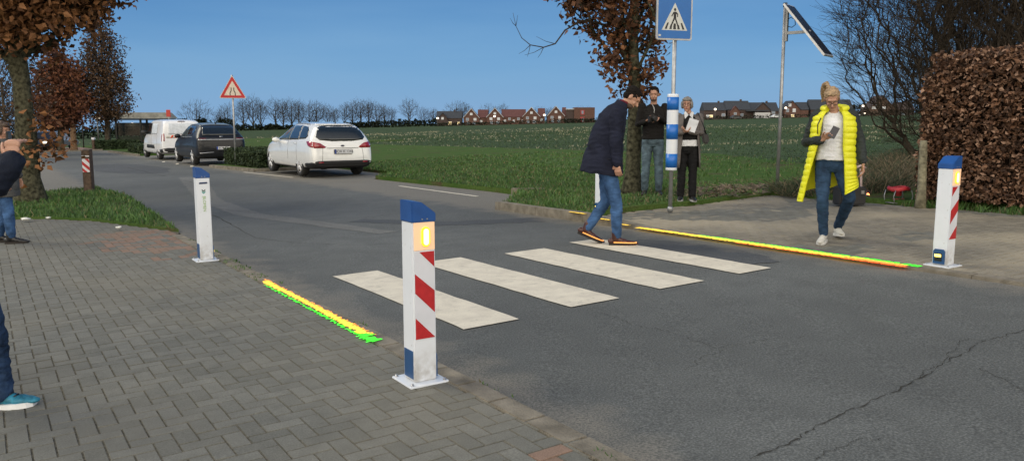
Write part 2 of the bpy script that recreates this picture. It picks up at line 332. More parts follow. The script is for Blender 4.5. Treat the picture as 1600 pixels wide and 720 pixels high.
LV = [(2.2, 11.65), (2.28, 13.4), (2.5, 18.4), (2.3, 21.5), (1.2, 21.5), (-12, 21.5), (-12, 19.5), (-3, 16.8), (.2, 15.5), (.84, 15.0), (1.43, 14.0)]
sheet('verge', LV, .05, VERGE)
IS = [(7.3, 25.95), (9.6, 25.65), (9.6, 30.6), (6.95, 30.35)]
sheet('verge', IS, .095, VERGE); sheet('verge', [(7.3, 47.9), (7.3, 60), (10, 62), (10, 47.9)], .09, VERGE)
sheet('footpath', [(4.5, 65.4), (-30, 62.3), (-30, 78), (-4, 82), (7.4, 80), (7.4, 66)], .02, M('path_reddish', (.26, .16, .115), rough=.9, var=.2, scale=3))
sheet('verge', [(7.5, 65), (7.5, 84), (14, 100), (30, 100), (30, 62), (9, 62)], .03, VERGE)
# the field rises a little as a darker tilled band far off
GM = [M('blade_green', (.064, .138, .026), rough=.6, var=.3, scale=3), M('blade_dark', (.036, .084, .018), rough=.6, var=.3), M('blade_dry', (.17, .15, .075), rough=.8, var=.3)]
def blades(name, region, n, h0, h1, z, dens=None, dry=.06, width=.006, mats=GM):
    smin = min(p[0] for p in region); smax = max(p[0] for p in region); tmin = min(p[1] for p in region); tmax = max(p[1] for p in region)
    vs = []; fs = []; mi = []; c = 0; tries = 0
    while c < n and tries < n * 12:
        tries += 1; s = random.uniform(smin, smax); t = random.uniform(tmin, tmax)
        if not in_poly(s, t, region): continue
        k = noise.noise(V((s * 1.3, t * 1.3, 1))) * .5 + noise.noise(V((s * 4, t * 4, 2))) * .5
        if dens and random.random() > dens(s, t, k): continue
        h = random.uniform(h0, h1) * (1 + 1.1 * k); a = random.uniform(0, 2 * PI); lx = random.gauss(0, .35) * h; ly = random.gauss(0, .35) * h
        p = W(s, t, z); w = width * random.uniform(.7, 1.5) * max(1, p.y / 9); d = V((math.cos(a) * w, math.sin(a) * w, 0)); b = len(vs)
        vs += [p - d, p + d, p + V((lx * .5, ly * .5, h * .6)) + d * .6, p + V((lx, ly, h))]
        fs += [(b, b + 1, b + 2), (b, b + 2, b + 3)]; q = 2 if random.random() < dry else (1 if random.random() < .5 - k else 0); mi += [q, q]; c += 1
    return tag(raw(name, vs, fs, mats, None, mi), name.replace('_', ' '), 'grass', kind='stuff')
o = blades('grass', LV, 26000, .035, .10, .045, lambda s, t, k: 1 if s > -4 else .15); o['label'] = 'short green grass on the wedge of verge left of the road'
nearR = [(7.08, 9.0), (7.05, 10.95), (7.3, 11.2), (8.75, 12.95), (8.66, 14), (8.56, 19.4), (9.6, 20.2), (9.8, 26), (20, 28), (21, 13), (14, 7.5), (11.9, 9.2), (9.6, 9.1), (8.2, 9.2)]
o = blades('grass', nearR, 50000, .03, .085, .08, lambda s, t, k: max(.05, min(1, (10.6 - s + (t - 10) * .3) * .35 + .35 + k)), dry=.1); o['label'] = 'rough green grass between the right kerb and the field'
o = blades('grass', [(11.6, 6.9), (11.45, 6.6), (11.45, -1), (11.75, -1), (11.75, 6.9)], 3500, .04, .12, .01, lambda s, t, k: max(0, .5 + 2 * k)); o['label'] = 'green grass fringe along the foot of the brown beech hedge'
o = blades('weeds', [(2.03, -1), (2.2, -1), (2.2, 11), (2.03, 11)], 700, .008, .03, .008, lambda s, t, k: 1 if k > .15 else 0); o['label'] = 'tiny weeds in the gutter joint left of the road'
# stubble of the field
vs = []; fs = []; mi = []
for _ in range(9000):
    t = 24 + 95 * random.random() ** 1.6; t = round(t / 1.5) * 1.5 + random.gauss(0, .10); s = random.uniform(10.5, 100)
    p = W(s, t, -.03)
    if noise.noise(V((s * .12, t * .2, 5))) < .05 - .0: continue
    for _k in range(2):
        h = random.uniform(.06, .17); w = .014 * max(1, p.y / 22); a = random.uniform(0, PI); d = V((math.cos(a) * w, math.sin(a) * w, 0)); b = len(vs); q = p + V((random.gauss(0, .08), random.gauss(0, .05), 0))
        vs += [q - d, q + d, q + V((random.gauss(0, .06), 0, h))]; fs.append((b, b + 1, b + 2)); mi.append(0 if random.random() < .6 else 1)
tag(raw('stubble', vs, fs, [M('straw', (.30, .29, .20), rough=.9, var=.3), M('straw_dark', (.10, .11, .06), rough=.9)], None, mi), 'pale cut stalks in rows across the green field', 'stubble', kind='stuff')
# short crop over the field
vs = []; fs = []; mi = []
for _ in range(52000):
    t = 9 + 76 * random.random() ** 1.8; s = 10.5 + 65 * random.random() ** 1.4
    p = W(s, t, -.03); h = random.uniform(.03, .09); w = .012 * max(1, p.y / 18); a = random.uniform(0, PI); d = V((math.cos(a) * w, math.sin(a) * w, 0)); b = len(vs)
    vs += [p - d, p + d, p + V((random.gauss(0, .05), random.gauss(0, .05), h))]; fs.append((b, b + 1, b + 2)); mi.append(0 if random.random() < .5 else 1)
tag(raw('crop', vs, fs, [M('crop_green', (.040, .078, .028), rough=.8, var=.3), M('crop_dark', (.028, .058, .020), rough=.9)], None, mi), 'low green crop shoots covering the field', 'crop', kind='stuff')
# ================================================================== TREES
BARK = M('bark', (.075, .062, .045), rough=.95, var=.45, scale=9, bump=1.0, bscale=35, spec=.15)
BARKG = M('bark_mossy', (.060, .058, .038), rough=.95, var=.75, scale=16, bump=1.0, bscale=26, spec=.1)
TWIG = M('twig', (.045, .036, .028), rough=.95, var=.3, spec=.1)
TWIGF = M('far_twig', (.060, .058, .056), rough=1, var=.3, spec=.0, scale=1)
def leafset(pre, cols, rough=.75): return [M('%s_leaf_%d' % (pre, i), c, rough=rough, var=.3, scale=3, spec=.25) for i, c in enumerate(cols)]
LF_BROWN = leafset('brown', [(.20, .092, .038), (.125, .058, .028), (.27, .13, .058)])
LF_DULL = leafset('dull', [(.085, .050, .030), (.055, .034, .022), (.12, .07, .038)])
LF_RED = leafset('russet', [(.12, .045, .022), (.075, .030, .018), (.16, .065, .03)])
LF_HEDGE = leafset('beech', [(.165, .088, .052), (.080, .042, .026), (.30, .185, .125), (.055, .032, .022)])
LF_GREEN = leafset('privet', [(.030, .050, .020), (.018, .032, .014), (.045, .065, .028)])
def skeleton(base, trunk, pts, bf=.45, tip=.004, seed=1, power=2.4, maxd=None):
    """greedy tree: trunk polyline first, then every crown point joins the node that is near it and near the root"""
    P = [V(p) for p in trunk]; par = [-1] + list(range(len(P) - 1)); plen = [0.0]
    for i in range(1, len(P)): plen.append(plen[-1] + (P[i] - P[i - 1]).length)
    nt = len(P); arr = np.zeros((nt + len(pts) * 3, 3)); arr[:nt] = [tuple(p) for p in P]; PL = np.zeros(len(arr)); PL[:nt] = plen; cnt = nt
    order = sorted(pts, key=lambda p: (V(p) - P[nt // 2]).length)
    for p in order:
        p = V(p); d = np.sqrt(((arr[:cnt] - np.array(p)) ** 2).sum(1)); pen = np.maximum(0, arr[:cnt, 2] - p.z + .1 * d) * 1.2
        j = int(np.argmin(d + bf * PL[:cnt] + pen)); q = V(arr[j]); dist = (p - q).length
        if dist < .02: continue
        mid = q.lerp(p, .5) + V((random.gauss(0, .035) * dist, random.gauss(0, .035) * dist, -.04 * dist if p.z > q.z else 0))
        P.append(mid); par.append(j); arr[cnt] = mid; PL[cnt] = PL[j] + (mid - q).length; cnt += 1
        P.append(p); par.append(cnt - 1); arr[cnt] = p; PL[cnt] = PL[cnt - 1] + (p - mid).length; cnt += 1
    n = len(P); rad = [0.0] * n; kids = [0] * n
    for i in range(n): 
        if par[i] >= 0: kids[par[i]] += 1
    acc = [0.0] * n
    for i in sorted(range(n), key=lambda k: -PL[k]):
        if acc[i] == 0: acc[i] = tip ** power
        rad[i] = acc[i] ** (1 / power)
        if par[i] >= 0: acc[par[i]] += acc[i]
    tips = [i for i in range(n) if kids[i] == 0]
    return P, par, rad, nt, tips
def seg_mesh(segs, sides):
    vs = []; fs = []
    for p, q, r0, r1 in segs:
        d = (q - p)
        if d.length < 1e-5: continue
        x, y = frame(d); b = len(vs)
        for c, r in ((p, r0), (q, r1)):
            for k in range(sides):
                a = 2 * PI * k / sides; vs.append(c + x * math.cos(a) * r + y * math.sin(a) * r)
        for k in range(sides): fs.append((b + k, b + (k + 1) % sides, b + sides + (k + 1) % sides, b + sides + k))
    return vs, fs
def leaf_quads(centers, size, vs, fs, mi, mbase, ntone, droop=.3, elong=1.5):
    for c in centers:
        a = V((random.gauss(0, 1), random.gauss(0, 1), random.gauss(-droop, .7))).normalized(); b = a.cross(V((random.gauss(0, 1), random.gauss(0, 1), random.gauss(0, 1)))).normalized(); n = a.cross(b)
        s = size * random.uniform(.6, 1.3); k = len(vs)
        vs += [c, c + a * s * .5 * elong * .6 + b * s * .5 + n * s * .15, c + a * s * elong, c + a * s * .5 * elong * .6 - b * s * .5 + n * s * .15]
        fs.append((k, k + 1, k + 2, k + 3)); mi.append(mbase + min(ntone - 1, int(random.random() ** 1.2 * ntone)))
def tree(name, base, trunk, trad, pts, label, cat='tree', group=None, bf=.45, tip=.005, leaves=0, lsize=.08, lmats=None, bark=None, twig=None, sides=5, thr=.02, extra=2, tw_len=.35, lspread=.3, lcenters=None, tsides=12, parent_rz=0, flare=1.35):
    bark = bark or BARK; twig = twig or TWIG
    root = empty(name, base, parent_rz, label, cat, group)
    P, par, rad, nt, tips = skeleton(V((0, 0, 0)), trunk, pts, bf, tip)
    # scale so the trunk base has the wanted radius
    k = trad / max(rad[0], 1e-4); k = min(max(k, .5), 3.0); rr = [tip + (r - tip) * k for r in rad]
    bm = bmesh.new(); tp = [P[i] for i in range(nt)]; tr = [max(rr[i], trad * (1 - .75 * i / max(1, nt - 1)) * (flare if i == 0 else 1)) for i in range(nt)]
    fine_p = []; fine_r = []
    for i in range(nt - 1):
        for f in (0, .34, .67): fine_p.append(tp[i].lerp(tp[i + 1], f)); fine_r.append(tr[i] + (tr[i + 1] - tr[i]) * f)
    fine_p.append(tp[-1]); fine_r.append(tr[-1])
    tube(bm, fine_p, fine_r, tsides)
    for v_ in bm.verts:
        nn = noise.noise(v_.co * 3.1) * .12 * trad + noise.noise(v_.co * 9) * .05 * trad; v_.co.x += nn; v_.co.y += nn * .7
    big = [(P[par[i]], P[i], rr[par[i]], rr[i]) for i in range(nt, len(P)) if rr[i] >= thr]
    for p, q, r0, r1 in big: tube(bm, [p, q], [min(r0, r1 * 1.6), r1], 6, caps=False)
    trunk_o = obj('trunk', bm, bark, root, True)
    segs = [(P[par[i]], P[i], min(rr[par[i]], rr[i] * 1.5), rr[i]) for i in range(nt, len(P)) if rr[i] < thr]; nodes = [P[i] for i in range(nt, len(P)) if rr[i] < thr]
    ends = []
    for i in tips:
        if i < nt: continue
        d = (P[i] - P[par[i]]).normalized()
        for _ in range(extra):
            e = P[i] + (d + V((random.gauss(0, .5), random.gauss(0, .5), random.gauss(.1, .4)))).normalized() * tw_len * random.uniform(.4, 1.2); segs.append((P[i], e, tip, tip * .5)); ends.append(e)
            if tip > .004 and extra > 1: e2 = e + (d + V((random.gauss(0, .7), random.gauss(0, .7), random.gauss(.1, .5)))).normalized() * tw_len * .5; segs.append((P[i].lerp(e, .6), e2, tip * .8, tip * .4)); ends.append(e2)
    vs, fs = seg_mesh(segs, 3 if sides < 5 else 4); mi = [0] * len(fs)
    mats = [twig] + (lmats or [])
    if leaves and lmats:
        src = lcenters if lcenters else (ends + nodes); cs = []
        for _ in range(leaves):
            c = random.choice(src); cs.append(V(c) + V((random.gauss(0, lspread), random.gauss(0, lspread), random.gauss(0, lspread))))
        leaf_quads(cs, lsize, vs, fs, mi, 1, len(lmats))
    raw('crown', vs, fs, mats, root, mi)
    return root
def sample(n, f, lo, hi):
    out = []; k = 0
    while len(out) < n and k < n * 60:
        k += 1; p = V([random.uniform(a, b) for a, b in zip(lo, hi)])
        if f(p): out.append(p)
    return out
# big brown-leaved tree, left foreground
b = G(48, 316, .05); b.z = GZ(b.x, b.y, .04).z
def env1(p):
    h = p.z; r = math.hypot(p.x * (.88 if p.x > 0 else .8), p.y)
    if h < 2.95 or h > 5.9: return False
    R_ = .5 + (h - 2.95) * .95 if h < 4.3 else 1.78 + (h - 4.3) * .05
    return r < R_
pts = sample(1300, env1, (-2.8, -2.6, 2.9), (2.8, 2.6, 5.9)) + sample(4, lambda p: True, (.3, -.3, .7), (.45, .1, 1.6))
random.seed(11)
tree('leafy_tree', b, [(0, 0, -.1), (.0, 0, .5), (.02, 0, 1.4), (0, .03, 2.4), (-.02, 0, 3.2), (0, 0, 4.4), (.05, 0, 5.6), (0, 0, 7.2)], .235, pts, 'large tree with brown dry leaves and thick mossy trunk on the left verge', leaves=42000, lsize=.095, lmats=LF_BROWN, bark=BARKG, bf=.5, tip=.004, tw_len=.3, lspread=.17, flare=1.5)
# tree behind the standing people
random.seed(5)
b = G(988, 301, .09); b = GZ(b.x, b.y, .07)
def env2(p):
    if p.z < 1.75 or p.z > 5.4: return False
    L_ = .28 + (p.z - 1.75) * .38 if p.z < 2.7 else .64 + (p.z - 2.7) * .95; Rr = .30 + (p.z - 1.75) * .18
    L_ = min(L_, 1.6); Rr = min(Rr, .85)
    x = p.x
    return ((x > -L_ and x < Rr)) and abs(p.y) < .3 + (p.z - 1.75) * .3 and abs(x) > .1
pts = sample(800, env2, (-1.6, -1.1, 1.7), (1.0, 1.1, 5.2))
tree('leafy_tree', b, [(0, 0, -.1), (.0, 0, .4), (.02, 0, 1.2), (.0, .0, 2.0), (-.05, 0, 2.8), (-.02, 0, 3.6), (-.06, 0, 4.6), (0, 0, 5.4)], .16, pts, 'brown-leaved street tree with dark trunk behind the walking man and two bystanders', leaves=14500, lsize=.072, lmats=leafset('umber', [(.115, .052, .026), (.062, .030, .018), (.18, .082, .036)]), bark=BARKG, bf=.5, tip=.003, tw_len=.2, lspread=.09, flare=1.45)
tr = bpy.data.objects['leafy_tree.001'] if 'leafy_tree.001' in bpy.data.objects else None
bm = bmesh.new(); br = [(-.05, 0, 3.1), (-.55, -.1, 2.95), (-.95, -.15, 3.02), (-1.25, -.2, 2.85), (-1.42, -.2, 2.62), (-1.62, -.2, 2.56), (-1.85, -.2, 2.60), (-2.0, -.2, 2.72), (-2.1, -.2, 2.92), (-2.15, -.2, 3.14)]
tube(bm, br, [.03, .022, .018, .015, .013, .011, .009, .007, .005, .003], 6)
for i, e in ((4, (-1.75, -.25, 2.74)), (5, (-1.95, -.3, 2.42)), (5, (-1.72, -.2, 2.38)), (6, (-2.05, -.2, 2.45)), (8, (-2.2, -.2, 3.05)), (8, (-2.07, -.2, 3.1)), (6, (-1.9, -.2, 2.4))): tube(bm, [br[i], V(br[i]).lerp(V(e), .5) + V((0, 0, -.02)), e], [.006, .004, .002], 4)
obj('bare_branch', bm, TWIG, tr, True)
# further trees on the left
def env_col(h0, h1, r):
    def f(p):
        if not h0 < p.z < h1: return False
        u = (p.z - h0) / (h1 - h0); R_ = r * (min(1, u * 5 + .35)) * (1 - max(0, u - .35) ** 1.3 * 1.25)
        return math.hypot(p.x, p.y) < R_
    return f
def place(px, D, z=0): return GZ((px - 800) / F * D, D, z)
random.seed(3)
pm = 1250 / 62.0
tree('columnar_tree', place(172, 62), [(0, 0, -.1), (0, 0, 1.0), (.05, 0, 2.2), (0, 0, 4), (0, 0, 6), (0, 0, 8), (0, 0, 10.3)], .17, sample(800, env_col(1.9, 10.6, 1.6), (-2.3, -2.3, 1.8), (2.3, 2.3, 10.8)), 'tall slender tree with upright branches and sparse dark leaves by the shelter', leaves=11000, lsize=.12, lmats=LF_DULL, bf=.8, tip=.012, tw_len=.5, lspread=.18, thr=.03)
tree('russet_tree', place(99, 50), [(0, 0, -.1), (0, 0, 1.0), (.05, 0, 2.2), (0, 0, 4), (0, 0, 6)], .17, sample(420, env_col(1.45, 6.4, 1.25), (-1.9, -1.9, 1.3), (1.9, 1.9, 7)), 'russet-leaved tree just right of the thick mossy trunk', leaves=6500, lsize=.15, lmats=LF_RED, bf=.6, tip=.010, tw_len=.4, lspread=.2, thr=.03)
tree('russet_tree', place(119, 60), [(0, 0, -.1), (0, 0, 1.0), (.05, 0, 2.2), (0, 0, 4), (0, 0, 6)], .2, sample(350, env_col(2.2, 6.6, 1.1), (-1.9, -1.9, 1.6), (1.9, 1.9, 7)), 'russet-leaved tree with pale brown trunk left of the tall slender tree', leaves=5000, lsize=.16, lmats=LF_RED, bark=M('bark_pale', (.16, .10, .055), rough=.9, var=.3), bf=.6, tip=.010, tw_len=.4, lspread=.2, thr=.03)
for px, D, lab in ((14, 42, 'bare twiggy tree at the far left edge behind the bystanders'), (-8, 55, 'bare twiggy tree beyond the left edge bystanders, the further one')):
    tree('bare_tree', place(px, D), [(0, 0, -.1), (0, 0, 1.0), (.05, 0, 2.2), (0, 0, 4)], .14, sample(480, env_col(1.2, 7.5, 2.3), (-2.4, -2.4, 1.2), (2.4, 2.4, 7.5)), lab, leaves=900, lsize=.12, lmats=LF_DULL, bf=.6, tip=.010, tw_len=.5, thr=.03)
# big bare shrub-like tree on the right, multi-stemmed
random.seed(21)
def fan_tree(base, label, n, rx, h, seed, stems=7, off=0):
    random.seed(seed)
    def f(p):
        u = p.z / h; return ((p.x - off) / rx) ** 2 + (p.y / (rx * .7)) ** 2 + ((p.z - h * .62) / (h * .55)) ** 2 < 1 and p.z > .5
    pts = sample(n, f, (-rx + off, -rx, .6), (rx + off, rx, h * 1.2))
    return tree('bare_tree', base, [(0, 0, -.1), (0, 0, .4), (.03, 0, 1.0), (.0, 0, 1.8), (-.1, 0, 3.0)], .16, pts, label, bf=.55, tip=.0045, tw_len=.6, extra=5, thr=.03, twig=TWIG)
fan_tree(place(1462, 19.5), 'large bare tree with fine dense twigs behind the brown hedge, nearest the lit field', 3300, 2.5, 5.8, 31)
fan_tree(place(1560, 21), 'bare tree rising over the middle of the brown hedge', 2300, 2.7, 6.0, 32)
fan_tree(place(1660, 18), 'bare tree over the right end of the brown hedge at the picture edge', 1800, 2.6, 5.8, 33)
# distant bare trees: a few forms, copied
protos = []
def far_proto(seed, h, r, low, n=300, bark=None):
    random.seed(seed)
    def f(p):
        u = (p.z - low) / (h - low)
        return 0 < u < 1 and math.hypot(p.x, p.y) < r * (math.sin(min(1, u * 1.05 + .08) * PI) ** .55) * (1 + .3 * noise.noise(p * .5 + V((seed, 0, 0))))
    return [(0, 0, -.3), (.1, 0, h * .15), (0, .1, h * .35), (.1, 0, h * .55), (0, 0, h * .8)], sample(n, f, (-r, -r, low), (r, r, h))
FT = []
for i, (h, r, low) in enumerate(((13, 6.2, 1.8), (14, 3.2, 3.0), (13, 4.6, 2.6), (12, 3.0, 1.8), (14, 4.6, 4.2))): FT.append((h, far_proto(40 + i, h, r, low)))
spots = [(312, 150, 0, 'rounded bare tree standing alone, leftmost on the horizon'), (347, 168, 3, 'small bare tree left of the warning sign post'), (360, 158, 2, 'bare tree directly behind the warning sign'), (384, 148, 1, 'bare tree just right of the warning sign'), (399, 146, 4, 'tall bare tree second right of the warning sign'), (411, 152, 1, 'bare tree at the right end of the clump by the warning sign'),
         (434, 150, 4, 'bare pale-stemmed tree starting the row above the white estate car'), (446, 151, 1, 'narrow bare tree second in the row above the white estate car'), (459, 150, 2, 'bare tree above the left window of the white estate car'), (470, 152, 1, 'bare tree above the roof front of the white estate car'), (486, 152, 0, 'spreading bare tree above the roof of the white estate car'), (498, 155, 2, 'bare tree above the roof middle of the white estate car'), (514, 160, 4, 'bare tree above the rear window of the white estate car'), (524, 165, 3, 'low bare tree at the gap behind the white estate car'),
         (541, 160, 4, 'bare tree right of the gap behind the white estate car'), (553, 153, 2, 'dark bare tree above the rear corner of the white estate car'), (566, 152, 4, 'dense dark tree just right of the white estate car'), (578, 151, 1, 'dense narrow tree second right of the white estate car'), (590, 156, 2, 'bare tree third right of the white estate car'), (602, 160, 3, 'thin bare tree fourth right of the white estate car'), (614, 164, 1, 'thin low tree before the tall rounded one'), (641, 151, 4, 'tall rounded bare tree alone above the field'), (664, 165, 2, 'low bare tree left of the grey-roofed house'), (678, 166, 3, 'low bare tree touching the grey-roofed house'),
         (714, 153, 0, 'big bare tree behind the grey-roofed house'), (727, 158, 4, 'bare tree between grey-roofed house and first gable'), (764, 158, 0, 'bare tree above the gap between first and second gable'), (786, 160, 4, 'bare tree behind the long red roof'), (842, 163, 0, 'bare tree behind the third gabled house'), (858, 166, 2, 'bare tree left of the fourth gabled house'), (904, 163, 0, 'dark tree behind the flat-roofed brick block'), (918, 165, 4, 'second dark tree behind the flat-roofed brick block'),
         (1345, 158, 2, 'bare tree between the far right houses'), (1385, 151, 0, 'bare tree behind the brown gabled house on the far right')]
first = {}
for i, (px, top, k, lab) in enumerate(spots):
    D = 345 + (i * 37) % 40; hh = (189 + .0235 * (800 - px) + F * H / D - top) / F * D; sc = hh / (FT[k][0] * 1.03); loc = place(px, D)
    if k not in first:
        tk, pts = FT[k][1]
        first[k] = tree('distant_tree', loc, tk, .32, pts, lab, group='bare trees along the far side of the field', bf=.5, tip=.03, tw_len=1.5, extra=2, thr=.12, sides=4, tsides=6, twig=TWIGF, bark=TWIGF, leaves=0); o = first[k]
    else: o = copy_thing(first[k], loc, i * 1.3, lab)
    o.scale = (sc, sc, sc)
# evergreens and hedgerow
def leafy_mass(name, base, pts, n, size, mats, label, cat=None, kind=None, trunk=True, group=None, spread=1.0):
    vs = []; fs = []; mi = []; cs = [V(random.choice(pts)) + V((random.gauss(0, spread), random.gauss(0, spread), random.gauss(0, spread * .7))) for _ in range(n)]
    leaf_quads(cs, size, vs, fs, mi, 0, len(mats), elong=1.2)
    if kind: return tag(raw(name, [v + base for v in vs], fs, mats, None, mi), label, cat, kind=kind)
    r = empty(name, base, 0, label, cat, group); bm = bmesh.new(); hz = max(p.z for p in cs); tube(bm, [(0, 0, -.2), (0, 0, hz * .7)], [size * .4, size * .1], 6); obj('trunk', bm, BARK, r); raw('crown', vs, fs, mats, r, mi); return r
FARG = [M('far_green', (.020, .026, .018), rough=1, spec=0), M('far_green_dark', (.012, .016, .012), rough=1, spec=0)]
for px, w, h, lab in ((291, 3.2, 5.2, 'dark round evergreen behind the white van'), (318, 2.0, 5.5, 'dark evergreen below the lone rounded tree'), (333, 2.2, 3.6, 'low dark bush above the black car roof'), (357, 3.0, 5.2, 'dark evergreen at the foot of the warning sign trees')):
    random.seed(px); pts = sample(60, lambda p: (p.x / w) ** 2 + (p.y / w) ** 2 + ((p.z - h * .5) / (h * .52)) ** 2 < 1, (-w, -w, 0), (w, w, h)); leafy_mass('evergreen', place(px, 280), pts, 900, .55, FARG, lab, 'tree', spread=.3)
def hedgerow(name, pxs, label, n=3000, D=335, size=.7, mats=FARG, spread=.3):
    vs = []; fs = []; mi = []; cs = []
    for _ in range(n):
        i = random.randrange(len(pxs) - 1); f = random.random(); px = pxs[i][0] + (pxs[i + 1][0] - pxs[i][0]) * f; h = pxs[i][1] + (pxs[i + 1][1] - pxs[i][1]) * f
        h *= .85 + .3 * noise.noise(V((px * .13, 0, 0))); b = place(px, D + random.uniform(-2, 3)); cs.append(b + V((0, 0, random.random() ** .8 * h)))
    leaf_quads(cs, size, vs, fs, mi, 0, len(mats), elong=1.2); return tag(raw(name, vs, fs, mats, None, mi), label, 'hedgerow', kind='stuff')
random.seed(9)
hedgerow('hedgerow', [(255, 3.0), (330, 3.4), (420, 2.6), (440, 2.0), (530, 2.4), (600, 3.2), (690, 3.2)], 'dark scrub under the bare trees across the field', 7000, 342)
hedgerow('hedgerow', [(680, 1.6), (760, 1.4), (880, 2.0), (930, 2.0)], 'low dark garden hedges before the gabled houses', 2600, 322, .4)
hedgerow('hedgerow', [(930, 2.5), (1090, 1.6), (1300, 1.6), (1460, 2.5)], 'low dark garden hedges before the houses on the right', 3500, 322, .4)
hedgerow('hedgerow', [(-40, 3.0), (90, 2.8), (185, 2.6), (260, 2.2)], 'dark green hedge line behind the bus shelter', 5000, 150, .3)
hedgerow('treeline', [(1270, 5), (1330, 6.5), (1480, 7)], 'far dark wood behind the houses on the right', 2400, 420, 1.0)
# undergrowth at right, dry brambles
DRY = [M('dry_stalk', (.17, .135, .085), rough=.95), M('dry_dark', (.085, .072, .048), rough=1), M('bramble_green', (.035, .055, .025), rough=.9)]
def scrub(label, n, f, h0, h1, mats, name='undergrowth', w=.006):
    vs = []; fs = []; mi = []
    for _ in range(n):
        p = f(); h = random.uniform(h0, h1); d = V((random.gauss(0, .35) * h, random.gauss(0, .35) * h, h)); b = len(vs); a = random.uniform(0, PI); e = V((math.cos(a), math.sin(a), 0)) * w * random.uniform(.6, 1.6); q = V((random.gauss(0, .08), random.gauss(0, .08), 0))
        vs += [p - e, p + e, p + d * .6 + q + e * .7, p + d * .6 + q - e * .7, p + d + q * 2]; k = random.randrange(len(mats)); fs += [(b, b + 1, b + 2, b + 3)]; mi.append(k); b2 = len(vs); vs += [p + d * .6 + q - e * .7, p + d * .6 + q + e * .7, p + d + q * 2, p + d + q * 2.1]; fs.append((b2, b2 + 1, b2 + 2, b2 + 3)); mi.append(k)
    return tag(raw(name, vs, fs, mats, None, mi), label, 'undergrowth', kind='stuff')
def fsc(x0, x1, y0, y1, z=-.02):
    return lambda: GZ(random.uniform(x0, x1), random.uniform(y0, y1), z)
scrub('dry brown brambles and tall dead grass left of the brown hedge', 5200, lambda: (lambda u, w_: GZ(6.4 + u * 4.8 + w_ * 2, 13.2 + u * 9 + w_ * .6, -.02))(random.random(), random.gauss(0, .35)), .12, .5, DRY)
scrub('low green and brown ground cover behind the cable reel', 2600, fsc(4.6, 6.6, 13.3, 14.3, .05), .05, .3, [DRY[2], DRY[2], DRY[0]])
tag(scrub('dry leaves scattered at the foot of the solar panel pole', 1500, lambda: W(random.gauss(11.2, .8), random.gauss(9.9, .35), .08), .01, .05, [M('litter_leaf', (.19, .14, .10), rough=.9, var=.4), DRY[0], DRY[1]], 'leaf_litter', .03), cat='leaf litter')
# big brown beech hedge: leaves over a dense dark core
random.seed(13)
hb = W(12.25, 3.2, .0); root = empty('beech_hedge', hb, RD, 'tall clipped brown beech hedge on the right behind the pavement', 'hedge')
hw, hl0, hl1, hh = .62, -4.4, 3.42, 2.3
bm = bmesh.new()
def hprof(k, inset): 
    out = []
    for i in range(13):
        a = PI * i / 12; out.append((-math.cos(a) * (hw - inset), (hh - .35 - inset) + math.sin(a) * .35 if 0 < i < 12 else 0))
    return out
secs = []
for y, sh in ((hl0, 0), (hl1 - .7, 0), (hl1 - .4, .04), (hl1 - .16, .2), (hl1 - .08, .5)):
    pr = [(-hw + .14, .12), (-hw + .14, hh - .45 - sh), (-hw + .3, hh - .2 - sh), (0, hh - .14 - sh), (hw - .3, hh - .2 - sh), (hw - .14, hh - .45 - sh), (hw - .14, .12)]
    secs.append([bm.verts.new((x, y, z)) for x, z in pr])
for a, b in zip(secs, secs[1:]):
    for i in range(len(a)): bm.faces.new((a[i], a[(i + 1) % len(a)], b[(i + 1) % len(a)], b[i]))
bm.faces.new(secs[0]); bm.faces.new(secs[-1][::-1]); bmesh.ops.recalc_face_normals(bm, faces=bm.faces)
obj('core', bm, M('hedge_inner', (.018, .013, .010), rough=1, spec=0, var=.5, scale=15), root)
vs = []; fs = []; mi = []; cs = []
for _ in range(50000):
    y = random.uniform(hl0, hl1); u = random.random(); edge = max(0, (y - (hl1 - .55)) / .55); top = hh - .45 * edge ** 2.2
    lump = .05 * noise.noise(V((y * 1.5, u * 3, 0))) + .04 * noise.noise(V((y * 5, u * 9, 4)))
    if u < .66: x = -hw + random.random() ** 2 * .16 - lump; z = random.uniform(.10, top - .15); x += max(0, (z - top + .4)) ** 1.5 * .5
    elif u < .86: x = random.uniform(-hw + .08, hw); z = top - .06 - random.random() ** 2 * .14 - .15 * abs(x / hw) ** 3 + lump
    elif u < .96: y = hl1 - random.random() ** 2 * .16 + lump; x = random.uniform(-hw, hw); z = random.uniform(.05, top - .1); y -= max(0, z - (hh - .55)) ** 1.6 * .5
    else: x = hw - random.random() * .1; z = random.uniform(.05, top - .1)
    cs.append(V((x, y, z)))
leaf_quads(cs, .052, vs, fs, mi, 0, 4, elong=1.3)
raw('foliage', vs, fs, LF_HEDGE, root, mi)
# twigs showing through
vs = []; fs = []; segs = []
for _ in range(420):
    p = V((random.uniform(-hw + .06, hw - .1), random.uniform(hl0, hl1 - .15), random.uniform(0, hh - .6))); segs.append((p, p + V((random.gauss(0, .12), random.gauss(0, .15), random.uniform(.2, .6))), .008, .004))
for _ in range(160):
    y = random.uniform(hl0, hl1 - .3); p = V((random.uniform(-hw + .1, hw - .1), y, hh - .1)); segs.append((p, p + V((random.gauss(0, .04), random.gauss(0, .05), random.uniform(.05, .16))), .004, .002))
vs, fs = seg_mesh(segs, 5); raw('twigs', vs, fs, TWIG, root)['kind'] = 'stuff'
